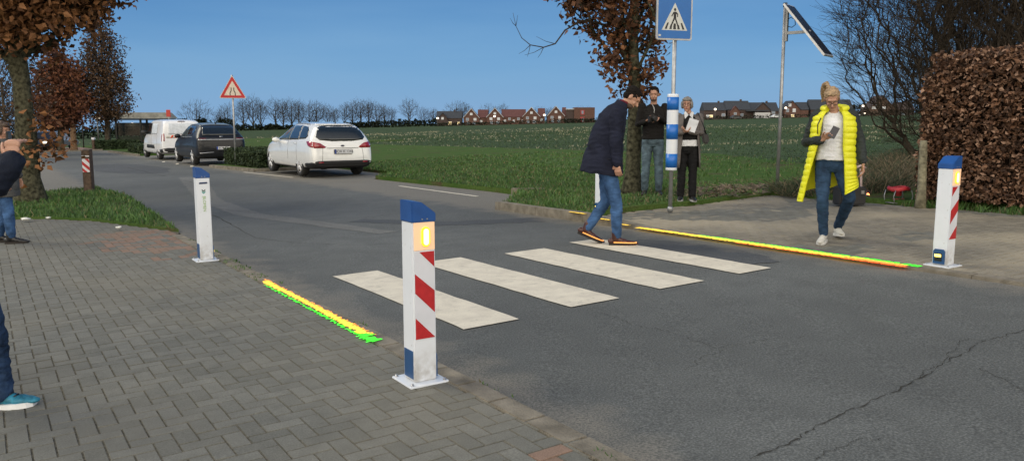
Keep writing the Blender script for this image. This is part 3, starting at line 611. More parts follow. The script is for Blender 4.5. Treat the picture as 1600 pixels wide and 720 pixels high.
# post / lichen covered stem at the hedge's near corner
bb = G(1437, 327, 0); bm = bmesh.new(); tube(bm, [(0, 0, -.05), (.01, 0, .25), (.0, 0, .6), (-.01, .0, .9), (-.01, 0, 1.0)], [.085, .062, .058, .054, .045], 12)
for v_ in bm.verts: v_.co += V((1, .6, 0)) * noise.noise(v_.co * 6) * .012
o = obj('stump_post', bm, M('lichen_bark', (.20, .185, .125), rough=.95, var=.6, scale=11, bump=1, bscale=28), None, True); o.location = bb; tag(o, 'pale lichen-covered wooden post at the left corner of the brown hedge', 'post')
# low clipped hedges
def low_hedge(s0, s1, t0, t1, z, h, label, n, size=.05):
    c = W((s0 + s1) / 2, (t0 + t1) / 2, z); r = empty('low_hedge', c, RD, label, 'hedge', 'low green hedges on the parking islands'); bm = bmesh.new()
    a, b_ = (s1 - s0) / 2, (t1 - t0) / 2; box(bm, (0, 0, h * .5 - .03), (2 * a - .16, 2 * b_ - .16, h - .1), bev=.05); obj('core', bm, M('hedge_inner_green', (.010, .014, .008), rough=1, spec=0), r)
    vs = []; fs = []; mi = []; cs = []
    for _ in range(n):
        x = random.uniform(-a, a); y = random.uniform(-b_, b_); zz = random.uniform(.02, h); k = random.random(); l = .03 * noise.noise(V((x * 3, y * 3, zz * 3)))
        if k < .34: zz = h - random.random() ** 2 * .08 + l
        elif k < .6: x = -a + random.random() ** 2 * .09 + l
        elif k < .9: y = -b_ + random.random() ** 2 * .09 + l
        else: x = a - random.random() * .08
        cs.append(V((x, y, zz)))
    leaf_quads(cs, size, vs, fs, mi, 0, 3, elong=1.2); raw('foliage', vs, fs, LF_GREEN, r, mi)
low_hedge(7.45, 9.5, 26.1, 30.4, .09, .56, 'dark green low hedge between the white estate and the black car', 9000, .065)
low_hedge(7.45, 8.8, 48.1, 53.5, .09, .5, 'short green hedge in front of the white van', 2200, .09)
low_hedge(7.3, 10.2, 66.3, 68.2, .03, .6, 'low green hedge beneath the tall slender tree', 3500, .13)
low_hedge(0.5, 4.6, 72.5, 74.2, .03, .7, 'low hedge beyond the reddish path beside the far parked car', 2200, .13)
# ================================================================== BOLLARDS
WHITE = M('white_paint', (.67, .71, .77), rough=.35, var=.05, scale=5, spec=.5); BLUE = M('blue_cap', (.015, .075, .27), rough=.32, var=.15, scale=9)
BLUEP = M('blue_panel', (.02, .075, .20), rough=.4, var=.2); REDR = M('red_reflective', (.42, .018, .022), rough=.4, var=.12, scale=30); WREF = M('white_reflective', (.62, .64, .70), rough=.4, var=.06)
STEEL = M('steel', (.45, .45, .46), rough=.35, metal=.9, var=.2); GALV = M('galvanised', (.36, .37, .38), rough=.45, metal=.6, var=.2, scale=14)
LENS = M('amber_lens', (1, .45, .03), rough=.3, emis=1.5, ecol=(1, .40, .01)); HOT = M('amber_core', (1, .85, .3), rough=.3, emis=6, ecol=(1, .72, .12)); DIFF = M('lamp_diffuser', (.8, .6, .45), rough=.4, emis=.33, ecol=(1, .36, .06), var=.05)
BLACK = M('black_plastic', (.012, .012, .013), rough=.45, var=.3); DARK = M('dark_rubber', (.02, .02, .02), rough=.8, var=.3)
BWHITE = M('bollard_white', (.70, .74, .80), rough=.38, var=.04, scale=5); N, L, B = nodes_of(BWHITE)
_tc = N.new('ShaderNodeTexCoord'); _sx = N.new('ShaderNodeSeparateXYZ'); L.new(_tc.outputs['Object'], _sx.inputs[0]); _d1 = tex(N, L, 'ShaderNodeTexNoise', _tc.outputs['Object'], 26, 7); _d2 = tex(N, L, 'ShaderNodeTexNoise', _tc.outputs['Object'], 9, 6)
_low = ramp(N, L, math_n(N, L, 'ADD', _sx.outputs['Z'], math_n(N, L, 'MULTIPLY', _d2.outputs['Fac'], .22)), [(.10, .75), (.33, 0.0)])
_k = math_n(N, L, 'MAXIMUM', math_n(N, L, 'MULTIPLY', _low, ramp(N, L, _d1.outputs['Fac'], [(.35, .25), (.65, 1.0)])), ramp(N, L, _d1.outputs['Fac'], [(.66, 0.0), (.74, .35)]))
_src = B.inputs['Base Color'].links[0].from_socket; L.new(mix(N, L, _k, _src, (.26, .23, .18)), B.inputs['Base Color'])
def bollard(s, t, z, m, lamp_front, label):
    b = W(s, t, z); root = empty('bollard', b, RD, label, 'bollard', 'white and blue bollards at the four corners of the crossing'); hw = .067
    bm = bmesh.new(); box(bm, (0, 0, .45), (2 * hw, 2 * hw, .875), bev=.007); obj('housing', bm, BWHITE, root)
    bm = bmesh.new(); c = hw + .004; prism(bm, [(-c * m, .884), (c * m, .884), (c * m, .928), (-.012 * m, .990), (-c * m, .998)], -c, c, UPR)
    bmesh.ops.recalc_face_normals(bm, faces=bm.faces); bmesh.ops.bevel(bm, geom=list(bm.edges), offset=.004, segments=2, affect='EDGES'); obj('cap', bm, BLUE, root)
    bm = bmesh.new()
    for x in (-.012, .018): lathe(bm, [(.004, 0), (.004, .003)], seg=10, mat=Mx.Translation((x, -c, .90)) @ Mx.Rotation(PI / 2, 4, 'X'))
    obj('rivets', bm, STEEL, root)
    bm = bmesh.new(); box(bm, (0, 0, .006), (.235, .235, .012), bev=.003); p = obj('base_plate', bm, WHITE, root)
    for x in (-.098, .098):
        for y in (-.098, .098):
            bm = bmesh.new(); lathe(bm, [(.011, .012), (.011, .016), (.007, .016), (.007, .024), (.001, .025)], (x, y, 0), 6); obj('bolt', bm, STEEL, p)
    def T(front): return (Mx() if front else Mx.Rotation(PI, 4, 'Z')) @ UPR
    Tl = T(lamp_front); mm = m if lamp_front else -m
    bm = bmesh.new(); prism(bm, [(-.059, .25), (.059, .25), (.059, .727), (-.059, .727)], hw, hw + .002, Tl); obj('stripe_panel', bm, WREF, root)
    pn = root.children[-1]
    bm = bmesh.new()
    for poly in ([(-.03, .725), (.058, .725), (.058, .64)], [(-.058, .61), (-.058, .505), (.058, .39), (.058, .51)], [(-.058, .37), (-.058, .253), (.058, .253)]): prism(bm, [(x * mm, z_) for x, z_ in poly], hw + .002, hw + .0035, Tl)
    bmesh.ops.recalc_face_normals(bm, faces=bm.faces); obj('red_stripe', bm, REDR, pn)
    bm = bmesh.new(); prism(bm, [(-.061, .735), (.061, .735), (.061, .882), (-.061, .882)], hw, hw + .005, Tl); d = obj('warning_light', bm, DIFF, root)
    def capsule(w, h, n=8): return [(w * math.cos(a), (h - w) + w * math.sin(a)) for a in [PI * i / n for i in range(n + 1)]] + [(w * math.cos(a), -(h - w) + w * math.sin(a)) for a in [PI + PI * i / n for i in range(n + 1)]]
    cx = .006 * mm
    bm = bmesh.new(); prism(bm, [(x + cx, y + .806) for x, y in capsule(.024, .053)], hw + .005, hw + .014, Tl); obj('lens', bm, LENS, d)
    bm = bmesh.new(); prism(bm, [(x + cx, y + .806) for x, y in capsule(.015, .044)], hw + .014, hw + .018, Tl); obj('lens_core', bm, HOT, d)
    # low panels: plain blue plate towards the pavement, projector box towards the road
    for side in (-1, 1):
        Ts = Mx.Rotation(-PI / 2 if side < 0 else PI / 2, 4, 'Z') @ UPR; road = (side == m)
        if not road:
            bm = bmesh.new(); prism(bm, [(-.052, .03), (.052, .03), (.052, .185), (-.052, .185)], hw, hw + .003, Ts); obj('access_panel', bm, BLUEP, root)
        else:
            bm = bmesh.new(); prism(bm, [(-.052, .025), (.052, .025), (.052, .14), (.038, .158), (-.038, .158), (-.052, .14)], hw, hw + .012, Ts); pj = obj('projector', bm, BLUEP, root)
            bm = bmesh.new(); prism(bm, [(-.036, .05), (.03, .05), (.03, .12), (-.036, .12)], hw + .012, hw + .014, Ts); obj('projector_window', bm, BLACK, pj)
            bm = bmesh.new(); prism(bm, [(-.036, .088), (.022, .088), (.022, .112), (-.036, .112)], hw + .014, hw + .017, Ts); obj('projector_lens', bm, M('projector_glow', (1, .8, .2), emis=3, ecol=(1, .72, .12)), pj)
    To = T(not lamp_front)
    if not lamp_front:
        bm = bmesh.new(); prism(bm, [(-.040, .822), (.040, .826), (.042, .838), (.036, .842), (-.036, .840), (-.042, .834)], hw, hw + .004, To); obj('handle_slot', bm, M('slot_blue', (.012, .03, .10), rough=.5), root)
        bm = bmesh.new(); prism(bm, [(-.018, .768), (0, .752), (.018, .768), (.018, .755), (0, .738), (-.018, .755)], hw, hw + .0012, To); e1 = obj('emblem', bm, M('emblem_dark', (.005, .05, .03), rough=.5), root)
        bm = bmesh.new(); prism(bm, [(-.019, .750), (0, .734), (.020, .750), (.016, .730), (0, .718), (-.016, .730)], hw, hw + .0012, To); obj('emblem_leaf', bm, M('emblem_teal', (.05, .28, .26), rough=.5), e1)
        textmesh('BLOMEN', .042, M('letter_lime', (.20, .36, .06), rough=.5), root, To @ Mx.Translation((.002, .612, hw + .0012)) @ Mx.Rotation(-PI / 2, 4, 'Z'))
    return root
bollard(1.93, 3.83, .018, 1, True, 'white and blue bollard nearest the camera with a lit amber lamp')
bollard(1.93, 8.87, .018, 1, False, 'white and blue bollard on the left pavement with a green emblem and lettering')
bollard(7.25, 3.83, .02, -1, True, 'white and blue bollard at the far right with a glowing box at its foot')
_g = G(939, 333, .03); bollard(*ST(_g.x, _g.y), .03, -1, False, 'white bollard half hidden behind the legs of the man in the dark coat')
# ================================================================== PROJECTED LIGHT LINES, DRAWN AS GLOWING STRIPS ON THE GROUND
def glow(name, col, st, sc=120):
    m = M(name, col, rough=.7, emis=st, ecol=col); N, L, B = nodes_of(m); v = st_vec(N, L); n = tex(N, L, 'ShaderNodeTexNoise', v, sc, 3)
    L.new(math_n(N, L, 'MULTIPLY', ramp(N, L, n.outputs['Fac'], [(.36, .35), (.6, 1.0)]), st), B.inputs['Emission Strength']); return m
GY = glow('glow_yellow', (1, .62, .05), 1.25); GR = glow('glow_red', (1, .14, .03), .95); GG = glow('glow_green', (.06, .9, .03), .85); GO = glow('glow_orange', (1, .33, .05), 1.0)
def spiky(name, s0f, s1f, t0, t1, mat_, z, parent, n=90, j=.018, skip=0.0):
    vs = []; fs = []
    for i in range(n):
        if random.random() < skip: continue
        ta = t0 + (t1 - t0) * i / n; tb = t0 + (t1 - t0) * (i + 1.25) / n; f = i / n
        a = s0f(f) + random.uniform(-j, j); b_ = s1f(f) + random.uniform(-j, j); sh = random.uniform(-.02, .02); k = len(vs)
        vs += [W(a, ta + sh, z) - parent.location, W(b_, ta - sh, z) - parent.location, W(b_, tb - sh, z) - parent.location, W(a, tb + sh, z) - parent.location]; fs.append((k, k + 1, k + 2, k + 3)); z += 1e-5
    return raw(name, vs, fs, mat_, parent)
random.seed(2)
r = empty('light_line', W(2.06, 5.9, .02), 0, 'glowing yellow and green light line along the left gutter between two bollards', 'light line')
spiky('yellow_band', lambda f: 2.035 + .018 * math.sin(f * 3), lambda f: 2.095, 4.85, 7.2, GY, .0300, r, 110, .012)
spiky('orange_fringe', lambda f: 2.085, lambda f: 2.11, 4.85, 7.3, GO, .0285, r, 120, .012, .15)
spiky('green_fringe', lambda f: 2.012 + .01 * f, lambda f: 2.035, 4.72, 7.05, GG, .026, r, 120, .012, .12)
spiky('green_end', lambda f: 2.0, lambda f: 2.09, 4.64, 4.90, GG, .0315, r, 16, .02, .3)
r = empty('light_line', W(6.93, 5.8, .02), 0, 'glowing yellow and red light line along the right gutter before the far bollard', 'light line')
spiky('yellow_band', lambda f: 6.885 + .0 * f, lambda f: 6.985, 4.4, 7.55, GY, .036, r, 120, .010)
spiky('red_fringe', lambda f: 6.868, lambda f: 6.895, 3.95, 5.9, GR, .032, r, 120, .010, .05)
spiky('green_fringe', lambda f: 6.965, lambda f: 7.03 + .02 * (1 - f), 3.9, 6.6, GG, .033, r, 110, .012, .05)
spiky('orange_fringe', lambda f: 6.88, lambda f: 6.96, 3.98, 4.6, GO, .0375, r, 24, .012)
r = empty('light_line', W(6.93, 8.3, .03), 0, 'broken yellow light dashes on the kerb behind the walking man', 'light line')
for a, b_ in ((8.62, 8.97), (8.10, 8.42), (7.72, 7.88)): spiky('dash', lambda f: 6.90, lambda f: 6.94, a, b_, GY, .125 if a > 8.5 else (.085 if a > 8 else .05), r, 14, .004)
# ================================================================== SIGNS
def rrect(w, h, r, n=5):
    out = []
    for cx, cy, a0 in ((w - r, h - r, 0), (-w + r, h - r, PI / 2), (-w + r, -h + r, PI), (w - r, -h + r, 1.5 * PI)):
        for i in range(n + 1): a = a0 + PI / 2 * i / n; out.append((cx + r * math.cos(a), cy + r * math.sin(a)))
    return out
def shape(name, polys, z0, z1, T, mat_, parent):
    bm = bmesh.new()
    for p in polys: prism(bm, p, z0, z1, T)
    bmesh.ops.recalc_face_normals(bm, faces=bm.faces); return obj(name, bm, mat_, parent)
SBLUE = M('sign_blue', (.01, .12, .40), rough=.4, var=.06); SBLK = M('sign_black', (.012, .012, .014), rough=.5); SWHITE = M('sign_white', (.52, .54, .52), rough=.45, var=.06); SRED = M('sign_red', (.45, .015, .02), rough=.4, var=.08)
SBACK = M('sign_back', (.40, .41, .42), rough=.5, metal=.5)
b = G(1047, 330, .045); r = empty('crossing_sign', b, RD * .55, 'blue pedestrian crossing sign on a pole with blue and white bands', 'road sign')
bm = bmesh.new(); tube(bm, [(0, 0, -.05), (0, 0, 3.05)], .030, 14); lathe(bm, [(.042, .0), (.042, .05), (.032, .07)], (0, 0, 0), 14); obj('pole', bm, GALV, r, True)
T = Mx.Translation((-.04, -.045, 2.77)) @ UPR
bm = bmesh.new(); prism(bm, rrect(.285, .31, .03), -.018, .008, T); pl = obj('sign_plate', bm, SBACK, r)
shape('blue_field', [rrect(.262, .287, .022)], .008, .011, T, SBLUE, pl)
tri = [(-.205, -.175), (.205, -.175), (0, .205)]
shape('white_triangle', [tri], .011, .013, T, SWHITE, pl)
def bar(x0, y0, x1, y1, w0, w1=None):
    w1 = w1 or w0; d = V((x1 - x0, y1 - y0, 0)).normalized(); n = V((-d.y, d.x, 0)); return [(x0 + n.x * w0, y0 + n.y * w0), (x1 + n.x * w1, y1 + n.y * w1), (x1 - n.x * w1, y1 - n.y * w1), (x0 - n.x * w0, y0 - n.y * w0)]
sp = [[(-.160, -.160), (-.125, -.160), (-.095, -.07), (-.118, -.07)], [(-.085, -.160), (-.048, -.160), (-.040, -.10), (-.068, -.10)], [(-.022, -.160), (.022, -.160), (.016, -.08), (-.016, -.08)], [(.048, -.160), (.085, -.160), (.068, -.10), (.040, -.10)], [(.125, -.160), (.160, -.160), (.118, -.07), (.095, -.07)]]
fig = [[(.018 * math.cos(a), .112 + .021 * math.sin(a)) for a in [2 * PI * i / 12 for i in range(12)]], [(-.022, .082), (.022, .082), (.02, .0), (-.018, .0)], bar(0, .01, -.058, -.115, .011, .010), bar(.0, .01, .052, -.115, .011, .010), bar(-.018, .074, -.052, .018, .008), bar(.018, .074, .046, .045, .008), bar(.046, .048, .042, .012, .007)]
shape('crossing_bars', sp, .013, .0145, T, SBLK, pl); shape('walking_figure', fig, .0145, .016, T, SBLK, pl)
shape('sticker', [[(-.255, -.262), (-.215, -.262), (-.215, -.235), (-.255, -.235)]], .011, .0125, T, SWHITE, pl)
bm = bmesh.new(); lathe(bm, [(.062, .60), (.082, .605), (.082, .625), (.082, 1.68), (.082, 1.70), (.06, 1.705)], (0, 0, 0), 24); sl = obj('sleeve', bm, WHITE, r, True)
for z0, z1 in ((.645, .845), (1.055, 1.27), (1.475, 1.66)):
    bm = bmesh.new(); lathe(bm, [(.0835, z0), (.0835, z1)], (0, 0, 0), 24); obj('blue_band', bm, M('band_blue', (.012, .13, .48), rough=.35, var=.08), sl, True)
bm = bmesh.new()
for z in (2.62, 2.92): box(bm, (0, -.012, z), (.10, .07, .03))
obj('bracket', bm, STEEL, r)
# warning sign: road narrows
b = place(369.5, 28.2); r = empty('warning_sign', b, RD * .6, 'triangular road narrows warning sign on a thin pole behind the low hedge', 'road sign')
bm = bmesh.new(); tube(bm, [(0, 0, -.05), (0, 0, 3.22)], .034, 12); obj('pole', bm, GALV, r, True)
T = Mx.Translation((0, -.05, 2.42)) @ UPR
def rtri(w, h, r_=.04):
    P3 = [V((-w, 0, 0)), V((w, 0, 0)), V((0, h, 0))]; out = []
    for i in range(3):
        p, a, b_ = P3[i], P3[i - 1], P3[(i + 1) % 3]; u = (a - p).normalized(); v_ = (b_ - p).normalized()
        for f in (0, .5, 1): out.append(tuple((p + (u * (1 - f) + v_ * f) * r_ * (1.0 if f != .5 else .75))[:2]))
    return out
def inset(poly, cx, cy, k): return [((x - cx) * k + cx, (y - cy) * k + cy) for x, y in poly]
t0 = rtri(.46, .80, .05); shape('sign_plate', [t0], -.01, .006, T, SBACK, r); pl = r.children[-1]
shape('white_edge', [inset(t0, 0, .267, .99)], .006, .008, T, SWHITE, pl); shape('red_border', [inset(t0, 0, .267, .93)], .008, .010, T, SRED, pl); shape('white_field', [inset(rtri(.46, .80, .02), 0, .267, .62)], .010, .012, T, M('sign_cream', (.62, .54, .44), rough=.5), pl)
shape('narrowing_symbol', [bar(-.085, .10, -.085, .19, .014), bar(-.085, .185, -.045, .27, .014), bar(-.045, .265, -.045, .37, .014), bar(.085, .10, .085, .19, .014), bar(.085, .185, .045, .27, .014), bar(.045, .265, .045, .37, .014)], .012, .0135, T, SBLK, pl)
# solar panel pole
b = G(1214, 298, .06); r = empty('solar_pole', b, R(-38), 'tall grey pole carrying a tilted solar panel left of the woman in yellow', 'solar panel')
bm = bmesh.new(); tube(bm, [(0, 0, -.05), (0, 0, 3.24)], .030, 12); obj('pole', bm, GALV, r, True)
bm = bmesh.new(); tube(bm, [(0, 0, 3.22), (0, 0, 3.29)], .036, 12); obj('pole_cap', bm, BLACK, r)
bm = bmesh.new(); box(bm, (.045, 0, 2.92), (.035, .07, .58)); box(bm, (.25, 0, 2.77), (.42, .05, .05)); obj('bracket', bm, GALV, r)
pa = Mx.Translation((.42, 0, 2.79)) @ Mx.Rotation(math.atan2(.94, .76), 4, 'Y')
bm = bmesh.new(); box(bm, pa @ V((0, 0, 0)), (1.16, .50, .035), rot=Mx.Rotation(math.atan2(.94, .76), 4, 'Y'), bev=.004); pf = obj('panel_frame', bm, M('aluminium', (.62, .62, .62), rough=.4, metal=.7), r)
bm = bmesh.new(); box(bm, pa @ V((0, 0, .019)), (1.11, .45, .004), rot=Mx.Rotation(math.atan2(.94, .76), 4, 'Y')); obj('solar_cells', bm, M('solar_cells', (.012, .014, .022), rough=.15), pf)
bm = bmesh.new(); tube(bm, [(.05, -.02, 3.0), (.12, -.03, 3.03), (.19, -.03, 2.99), (.2, -.02, 2.9), (.14, -.02, 2.86), (.07, -.02, 2.88)], .007, 6); obj('cable', bm, BLACK, r, True)
# cable reel
b = G(1403, 318, .02); r = empty('cable_reel', b, .3, 'red and grey cable reel lying on the grass edge left of the brown hedge', 'cable reel')
bm = bmesh.new(); 
for rr_, z in ((.15, .215), (.15, .245), (.155, .23)): tube(bm, [(rr_ * math.cos(a) * 1.05, rr_ * math.sin(a) * .9, z + .01 * math.sin(3 * a)) for a in [2 * PI * i / 20 for i in range(21)]], .017, 6)
for a in (0, PI / 3, 2 * PI / 3): tube(bm, [(-.15 * math.cos(a), -.14 * math.sin(a), .235), (.15 * math.cos(a), .14 * math.sin(a), .235)], .012, 6)
lathe(bm, [(.045, .12), (.045, .24)], (0, 0, 0), 14); obj('drum', bm, M('reel_red', (.42, .03, .04), rough=.4, var=.3), r, True)
bm = bmesh.new()
for y in (-.10, .10): tube(bm, [(-.15, y, .21), (-.18, y, .12), (-.16, y, .02), (-.05, y, .012), (.06, y, .012), (.16, y, .02), (.18, y, .12), (.15, y, .21)], .008, 6)
tube(bm, [(-.16, -.1, .02), (-.16, .1, .02)], .008, 6); tube(bm, [(.16, -.1, .02), (.16, .1, .02)], .008, 6); obj('stand', bm, M('stand_grey', (.30, .30, .32), rough=.4, metal=.5), r, True)
bm = bmesh.new(); pts = [(-.1 + .2 * i / 30, .02 * math.sin(i), .06 + .02 * math.cos(i * 1.3)) for i in range(31)]; tube(bm, pts, .006, 5); obj('cable', bm, M('cable_red', (.3, .05, .05), rough=.5), r, True)
# equipment behind the woman
b = G(1326, 322, .02); r = empty('equipment_case', b, .15, 'black equipment case standing behind the woman in the yellow coat', 'case')
bm = bmesh.new(); box(bm, (0, 0, .16), (.42, .24, .27), bev=.02); obj('shell', bm, M('case_black', (.018, .018, .020), rough=.5, var=.3), r)
bm = bmesh.new(); tube(bm, [(-.1, -.05, .28), (-.09, -.06, .325), (.09, -.06, .325), (.1, -.05, .28)], .010, 8); obj('handle', bm, BLACK, r, True)
bm = bmesh.new(); box(bm, (-.14, -.122, .22), (.05, .015, .05)); box(bm, (.14, -.122, .22), (.05, .015, .05)); obj('latches', bm, STEEL, r)
b = G(1345, 312, .02); r = empty('push_tool', b, 0, 'grey wheeled tool with an upright pinkish handle beside the yellow coat', 'tool')
bm = bmesh.new(); tube(bm, [(0, 0, .06), (-.02, 0, .42), (-.03, 0, .50)], [.022, .020, .018], 8); tube(bm, [(-.10, 0, .52), (-.03, 0, .555), (.05, 0, .51)], .018, 8); obj('handle', bm, M('handle_pink', (.60, .46, .44), rough=.5), r, True)
bm = bmesh.new(); box(bm, (-.02, 0, .07), (.22, .14, .07), bev=.02); obj('body', bm, M('tool_grey', (.35, .36, .38), rough=.5), r)
for x in (-.09, .08): bm = bmesh.new(); lathe(bm, [(.035, -.09), (.042, -.08), (.042, -.06), (.035, -.05)], (x, 0, .042), 14, 'Y'); obj('wheel', bm, DARK, r, True)
b = G(1353, 311, .02); r = empty('signal_lamp', b, 0, 'small dark signal lamp glowing orange beside the wheeled tool', 'lamp')
bm = bmesh.new(); lathe(bm, [(.05, 0), (.055, .02), (.055, .13), (.03, .15)], (0, 0, 0), 14); obj('case', bm, M('lamp_red', (.06, .012, .012), rough=.5), r, True)
bm = bmesh.new(); lathe(bm, [(.028, 0), (.026, .012), (.012, .02)], seg=12, mat=Mx.Translation((0, -.055, .075)) @ Mx.Rotation(PI / 2, 4, 'X')); obj('lens', bm, M('orange_glow', (1, .3, .08), emis=4, ecol=(1, .28, .08)), r, True)
for (px, py, sc, lab) in ((40, 342, 1.3, 'crumpled white paper scrap beside the mossy trunk'), (76, 340, .8, 'small white scrap on the grass edge right of the mossy trunk'), (186, 355, .9, 'pale scrap at the grass edge near the left bollard'), (753, 290, 1.0, 'small white scrap on the parking edge behind the nearest bollard')):
    bm = bmesh.new(); bmesh.ops.create_icosphere(bm, subdivisions=2, radius=.05 * sc)
    for v_ in bm.verts: v_.co = v_.co * (1 + .5 * noise.noise(v_.co * 40)); v_.co.z *= .4
    o = obj('litter', bm, M('paper', (.6, .6, .56), rough=.8), None); o.location = G(px, py, .07 if px != 753 else .02); tag(o, lab, 'litter')
# timber posts with reflectors
def timber(base, h, w, label, refl=True, rz=0, top=None):
    r = empty('timber_post', base, rz, label, 'post'); bm = bmesh.new(); a = w / 2
    vs_ = [bm.verts.new(c) for c in ((-a, -a, -.05), (a, -a, -.05), (a, a, -.05), (-a, a, -.05), (-a, -a, h - .03), (a, -a, h - .03), (a, a, h), (-a, a, h))]
    for f in ((0, 3, 2, 1), (4, 5, 6, 7), (0, 1, 5, 4), (1, 2, 6, 5), (2, 3, 7, 6), (3, 0, 4, 7)): bm.faces.new([vs_[i] for i in f])
    bmesh.ops.bevel(bm, geom=list(bm.edges), offset=.012, segments=2, affect='EDGES'); obj('post', bm, M('old_timber', (.085, .058, .042), rough=.9, var=.4, scale=14, bump=.8, bscale=40), r)
    if refl:
        T = Mx.Translation((0, -a, h * .62)) @ UPR; p = shape('reflector', [rrect(.078, .15, .02)], 0, .008, T, WREF, r)
        shape('red_stripe', [[(-.078, .10), (-.078, .02), (.078, -.12), (.078, -.04)], [(-.02, .15), (.05, .15), (.078, .12), (.078, .05)], [(-.078, -.05), (-.078, -.12), (-.045, -.15), (.03, -.15)]], .008, .010, T, REDR, p)
        T = Mx.Translation((0, -a, h * .835)) @ UPR; shape('white_strip', [[(-a * .9, -.012), (a * .9, -.012), (a * .9, .012), (-a * .9, .012)]], 0, .004, T, WREF, r)
    if top: bm = bmesh.new(); box(bm, (0, 0, h - .12), (w + .01, w + .01, .16)); obj('white_band', bm, top, r)
    return r
timber(G(140, 300, .04), .98, .18, 'brown timber post with a red and white striped reflector on the left verge', True, .1)
timber(G(147, 234, .02), .95, .19, 'brown timber post with a white band below the flag sign', False, 0, WREF)
timber(G(94, 231, .02), .95, .22, 'short post with a glowing white top by the far parked car', False, 0, M('post_light', (.8, .65, .4), emis=.5, ecol=(1, .8, .5)))
# bus stop sign and shelter far left
b = G(131, 231, .02); r = empty('stop_sign', b, .4, 'thin post with a small lit red and white sign between the left trees', 'sign')
bm = bmesh.new(); tube(bm, [(0, 0, 0), (0, 0, 3.5)], .05, 8); obj('pole', bm, M('pole_dark', (.05, .05, .05), rough=.6), r)
bm = bmesh.new(); box(bm, (.25, 0, 3.25), (.45, .05, .5)); obj('panel', bm, M('lit_white', (.8, .75, .75), emis=.6, ecol=(1, .85, .85)), r); bm = bmesh.new(); box(bm, (.27, -.03, 3.1), (.36, .012, .14)); obj('red_mark', bm, M('lit_red', (.7, .08, .06), emis=.5, ecol=(1, .12, .08)), r)
b = place(222, 68); r = empty('bus_shelter', b, R(8), 'flat-roofed bus shelter with pale fascia behind the white van', 'shelter')
bm = bmesh.new(); T = Mx.Translation((0, 0, 0))
lo = [(-2.5, -1.1), (2.9, -1.1), (2.9, 1.1), (-2.5, 1.1)]
a_ = [bm.verts.new((x, y, 2.35)) for x, y in lo]; c_ = [bm.verts.new((x * .86, y * .7, 2.85)) for x, y in lo]
bm.faces.new(a_[::-1]); bm.faces.new(c_)
for i in range(4): bm.faces.new((a_[i], a_[(i + 1) % 4], c_[(i + 1) % 4], c_[i]))
bmesh.ops.recalc_face_normals(bm, faces=bm.faces); obj('roof', bm, M('shelter_roof', (.26, .25, .21), rough=.9, var=.25, scale=3, bump=.5), r)
bm = bmesh.new(); box(bm, (.2, 0, 2.28), (5.1, 2.0, .12)); obj('roof_frame', bm, M('frame_dark', (.02, .022, .022), rough=.6), r)
for x in (-2.1, 0.4, 2.6):
    for y in (-.85, .85): bm = bmesh.new(); box(bm, (x, y, 1.12), (.14, .14, 2.3)); obj('post', bm, MATS['frame_dark'], r)
bm = bmesh.new(); box(bm, (.2, .95, .45), (4.6, .05, .8)); obj('back_wall', bm, M('shelter_wall', (.03, .045, .03), rough=.7), r)
bm = bmesh.new(); box(bm, (.2, .93, 1.45), (4.6, .02, 1.1)); obj('pane', bm, M('shelter_glass', (.05, .06, .06), rough=.1, trans=.6), r)
bm = bmesh.new(); box(bm, (.2, .6, .5), (3.4, .4, .06)); box(bm, (-1.2, .6, .25), (.08, .3, .5)); box(bm, (1.6, .6, .25), (.08, .3, .5)); obj('bench', bm, M('bench_wood', (.12, .07, .045), rough=.8), r)
b = place(269, 64); r = empty('small_sign', b, 0, 'small red sign showing above the roof of the white van', 'sign')
bm = bmesh.new(); tube(bm, [(0, 0, 0), (0, 0, 2.9)], .035, 8); obj('pole', bm, GALV, r); bm = bmesh.new(); box(bm, (0, -.04, 2.65), (.34, .03, .55), bev=.01); obj('panel', bm, M('sign_orange_red', (.5, .06, .05), rough=.5), r)
def street_lamp(base, h, label, lit=True, first=[None]):
    if first[0]: o = copy_thing(first[0], base, 0, label); o.scale = (1, 1, h / 4.2); return o
    r = empty('street_lamp', base, 0, label, 'street lamp', 'lit street lamps of the far estate'); bm = bmesh.new(); tube(bm, [(0, 0, 0), (0, 0, 4.2)], [.09, .06], 6); obj('pole', bm, M('lamp_pole', (.10, .10, .10), rough=.6), r)
    bm = bmesh.new(); lathe(bm, [(.12, 4.15), (.42, 4.3), (.42, 4.75), (.25, 4.95), (.05, 5.0)], (0, 0, 0), 10); obj('lantern', bm, M('lamp_glow', (1, .8, .6), emis=3.0, ecol=(1, .82, .62)), r); first[0] = r; r.scale = (1, 1, h / 4.2); return r
for px, top, D, lab in ((685, 184, 300, 'lit street lamp before the grey-roofed house'), (773, 181, 300, 'lit street lamp before the second gabled house'), (850, 179, 300, 'lit street lamp between third and fourth gabled houses'), (1114, 170, 300, 'lit street lamp before the leftmost dark-roofed house right of the older woman'), (1223, 168, 300, 'lit street lamp just right of the solar panel pole'), (1342, 165, 300, 'lit street lamp between the woman in yellow and the bare tree'), (1345, 177, 290, 'low lit lamp beside the parked far cars at the right'), (212, 192, 90, 'single lit lamp seen through the bus shelter'), (158, 180, 95, 'warm lamp seen between the left trees')):
    h = (189 + .0235 * (800 - px) + F * H / D - top) / F * D / 1.18; street_lamp(place(px, D), max(.6, h), lab)
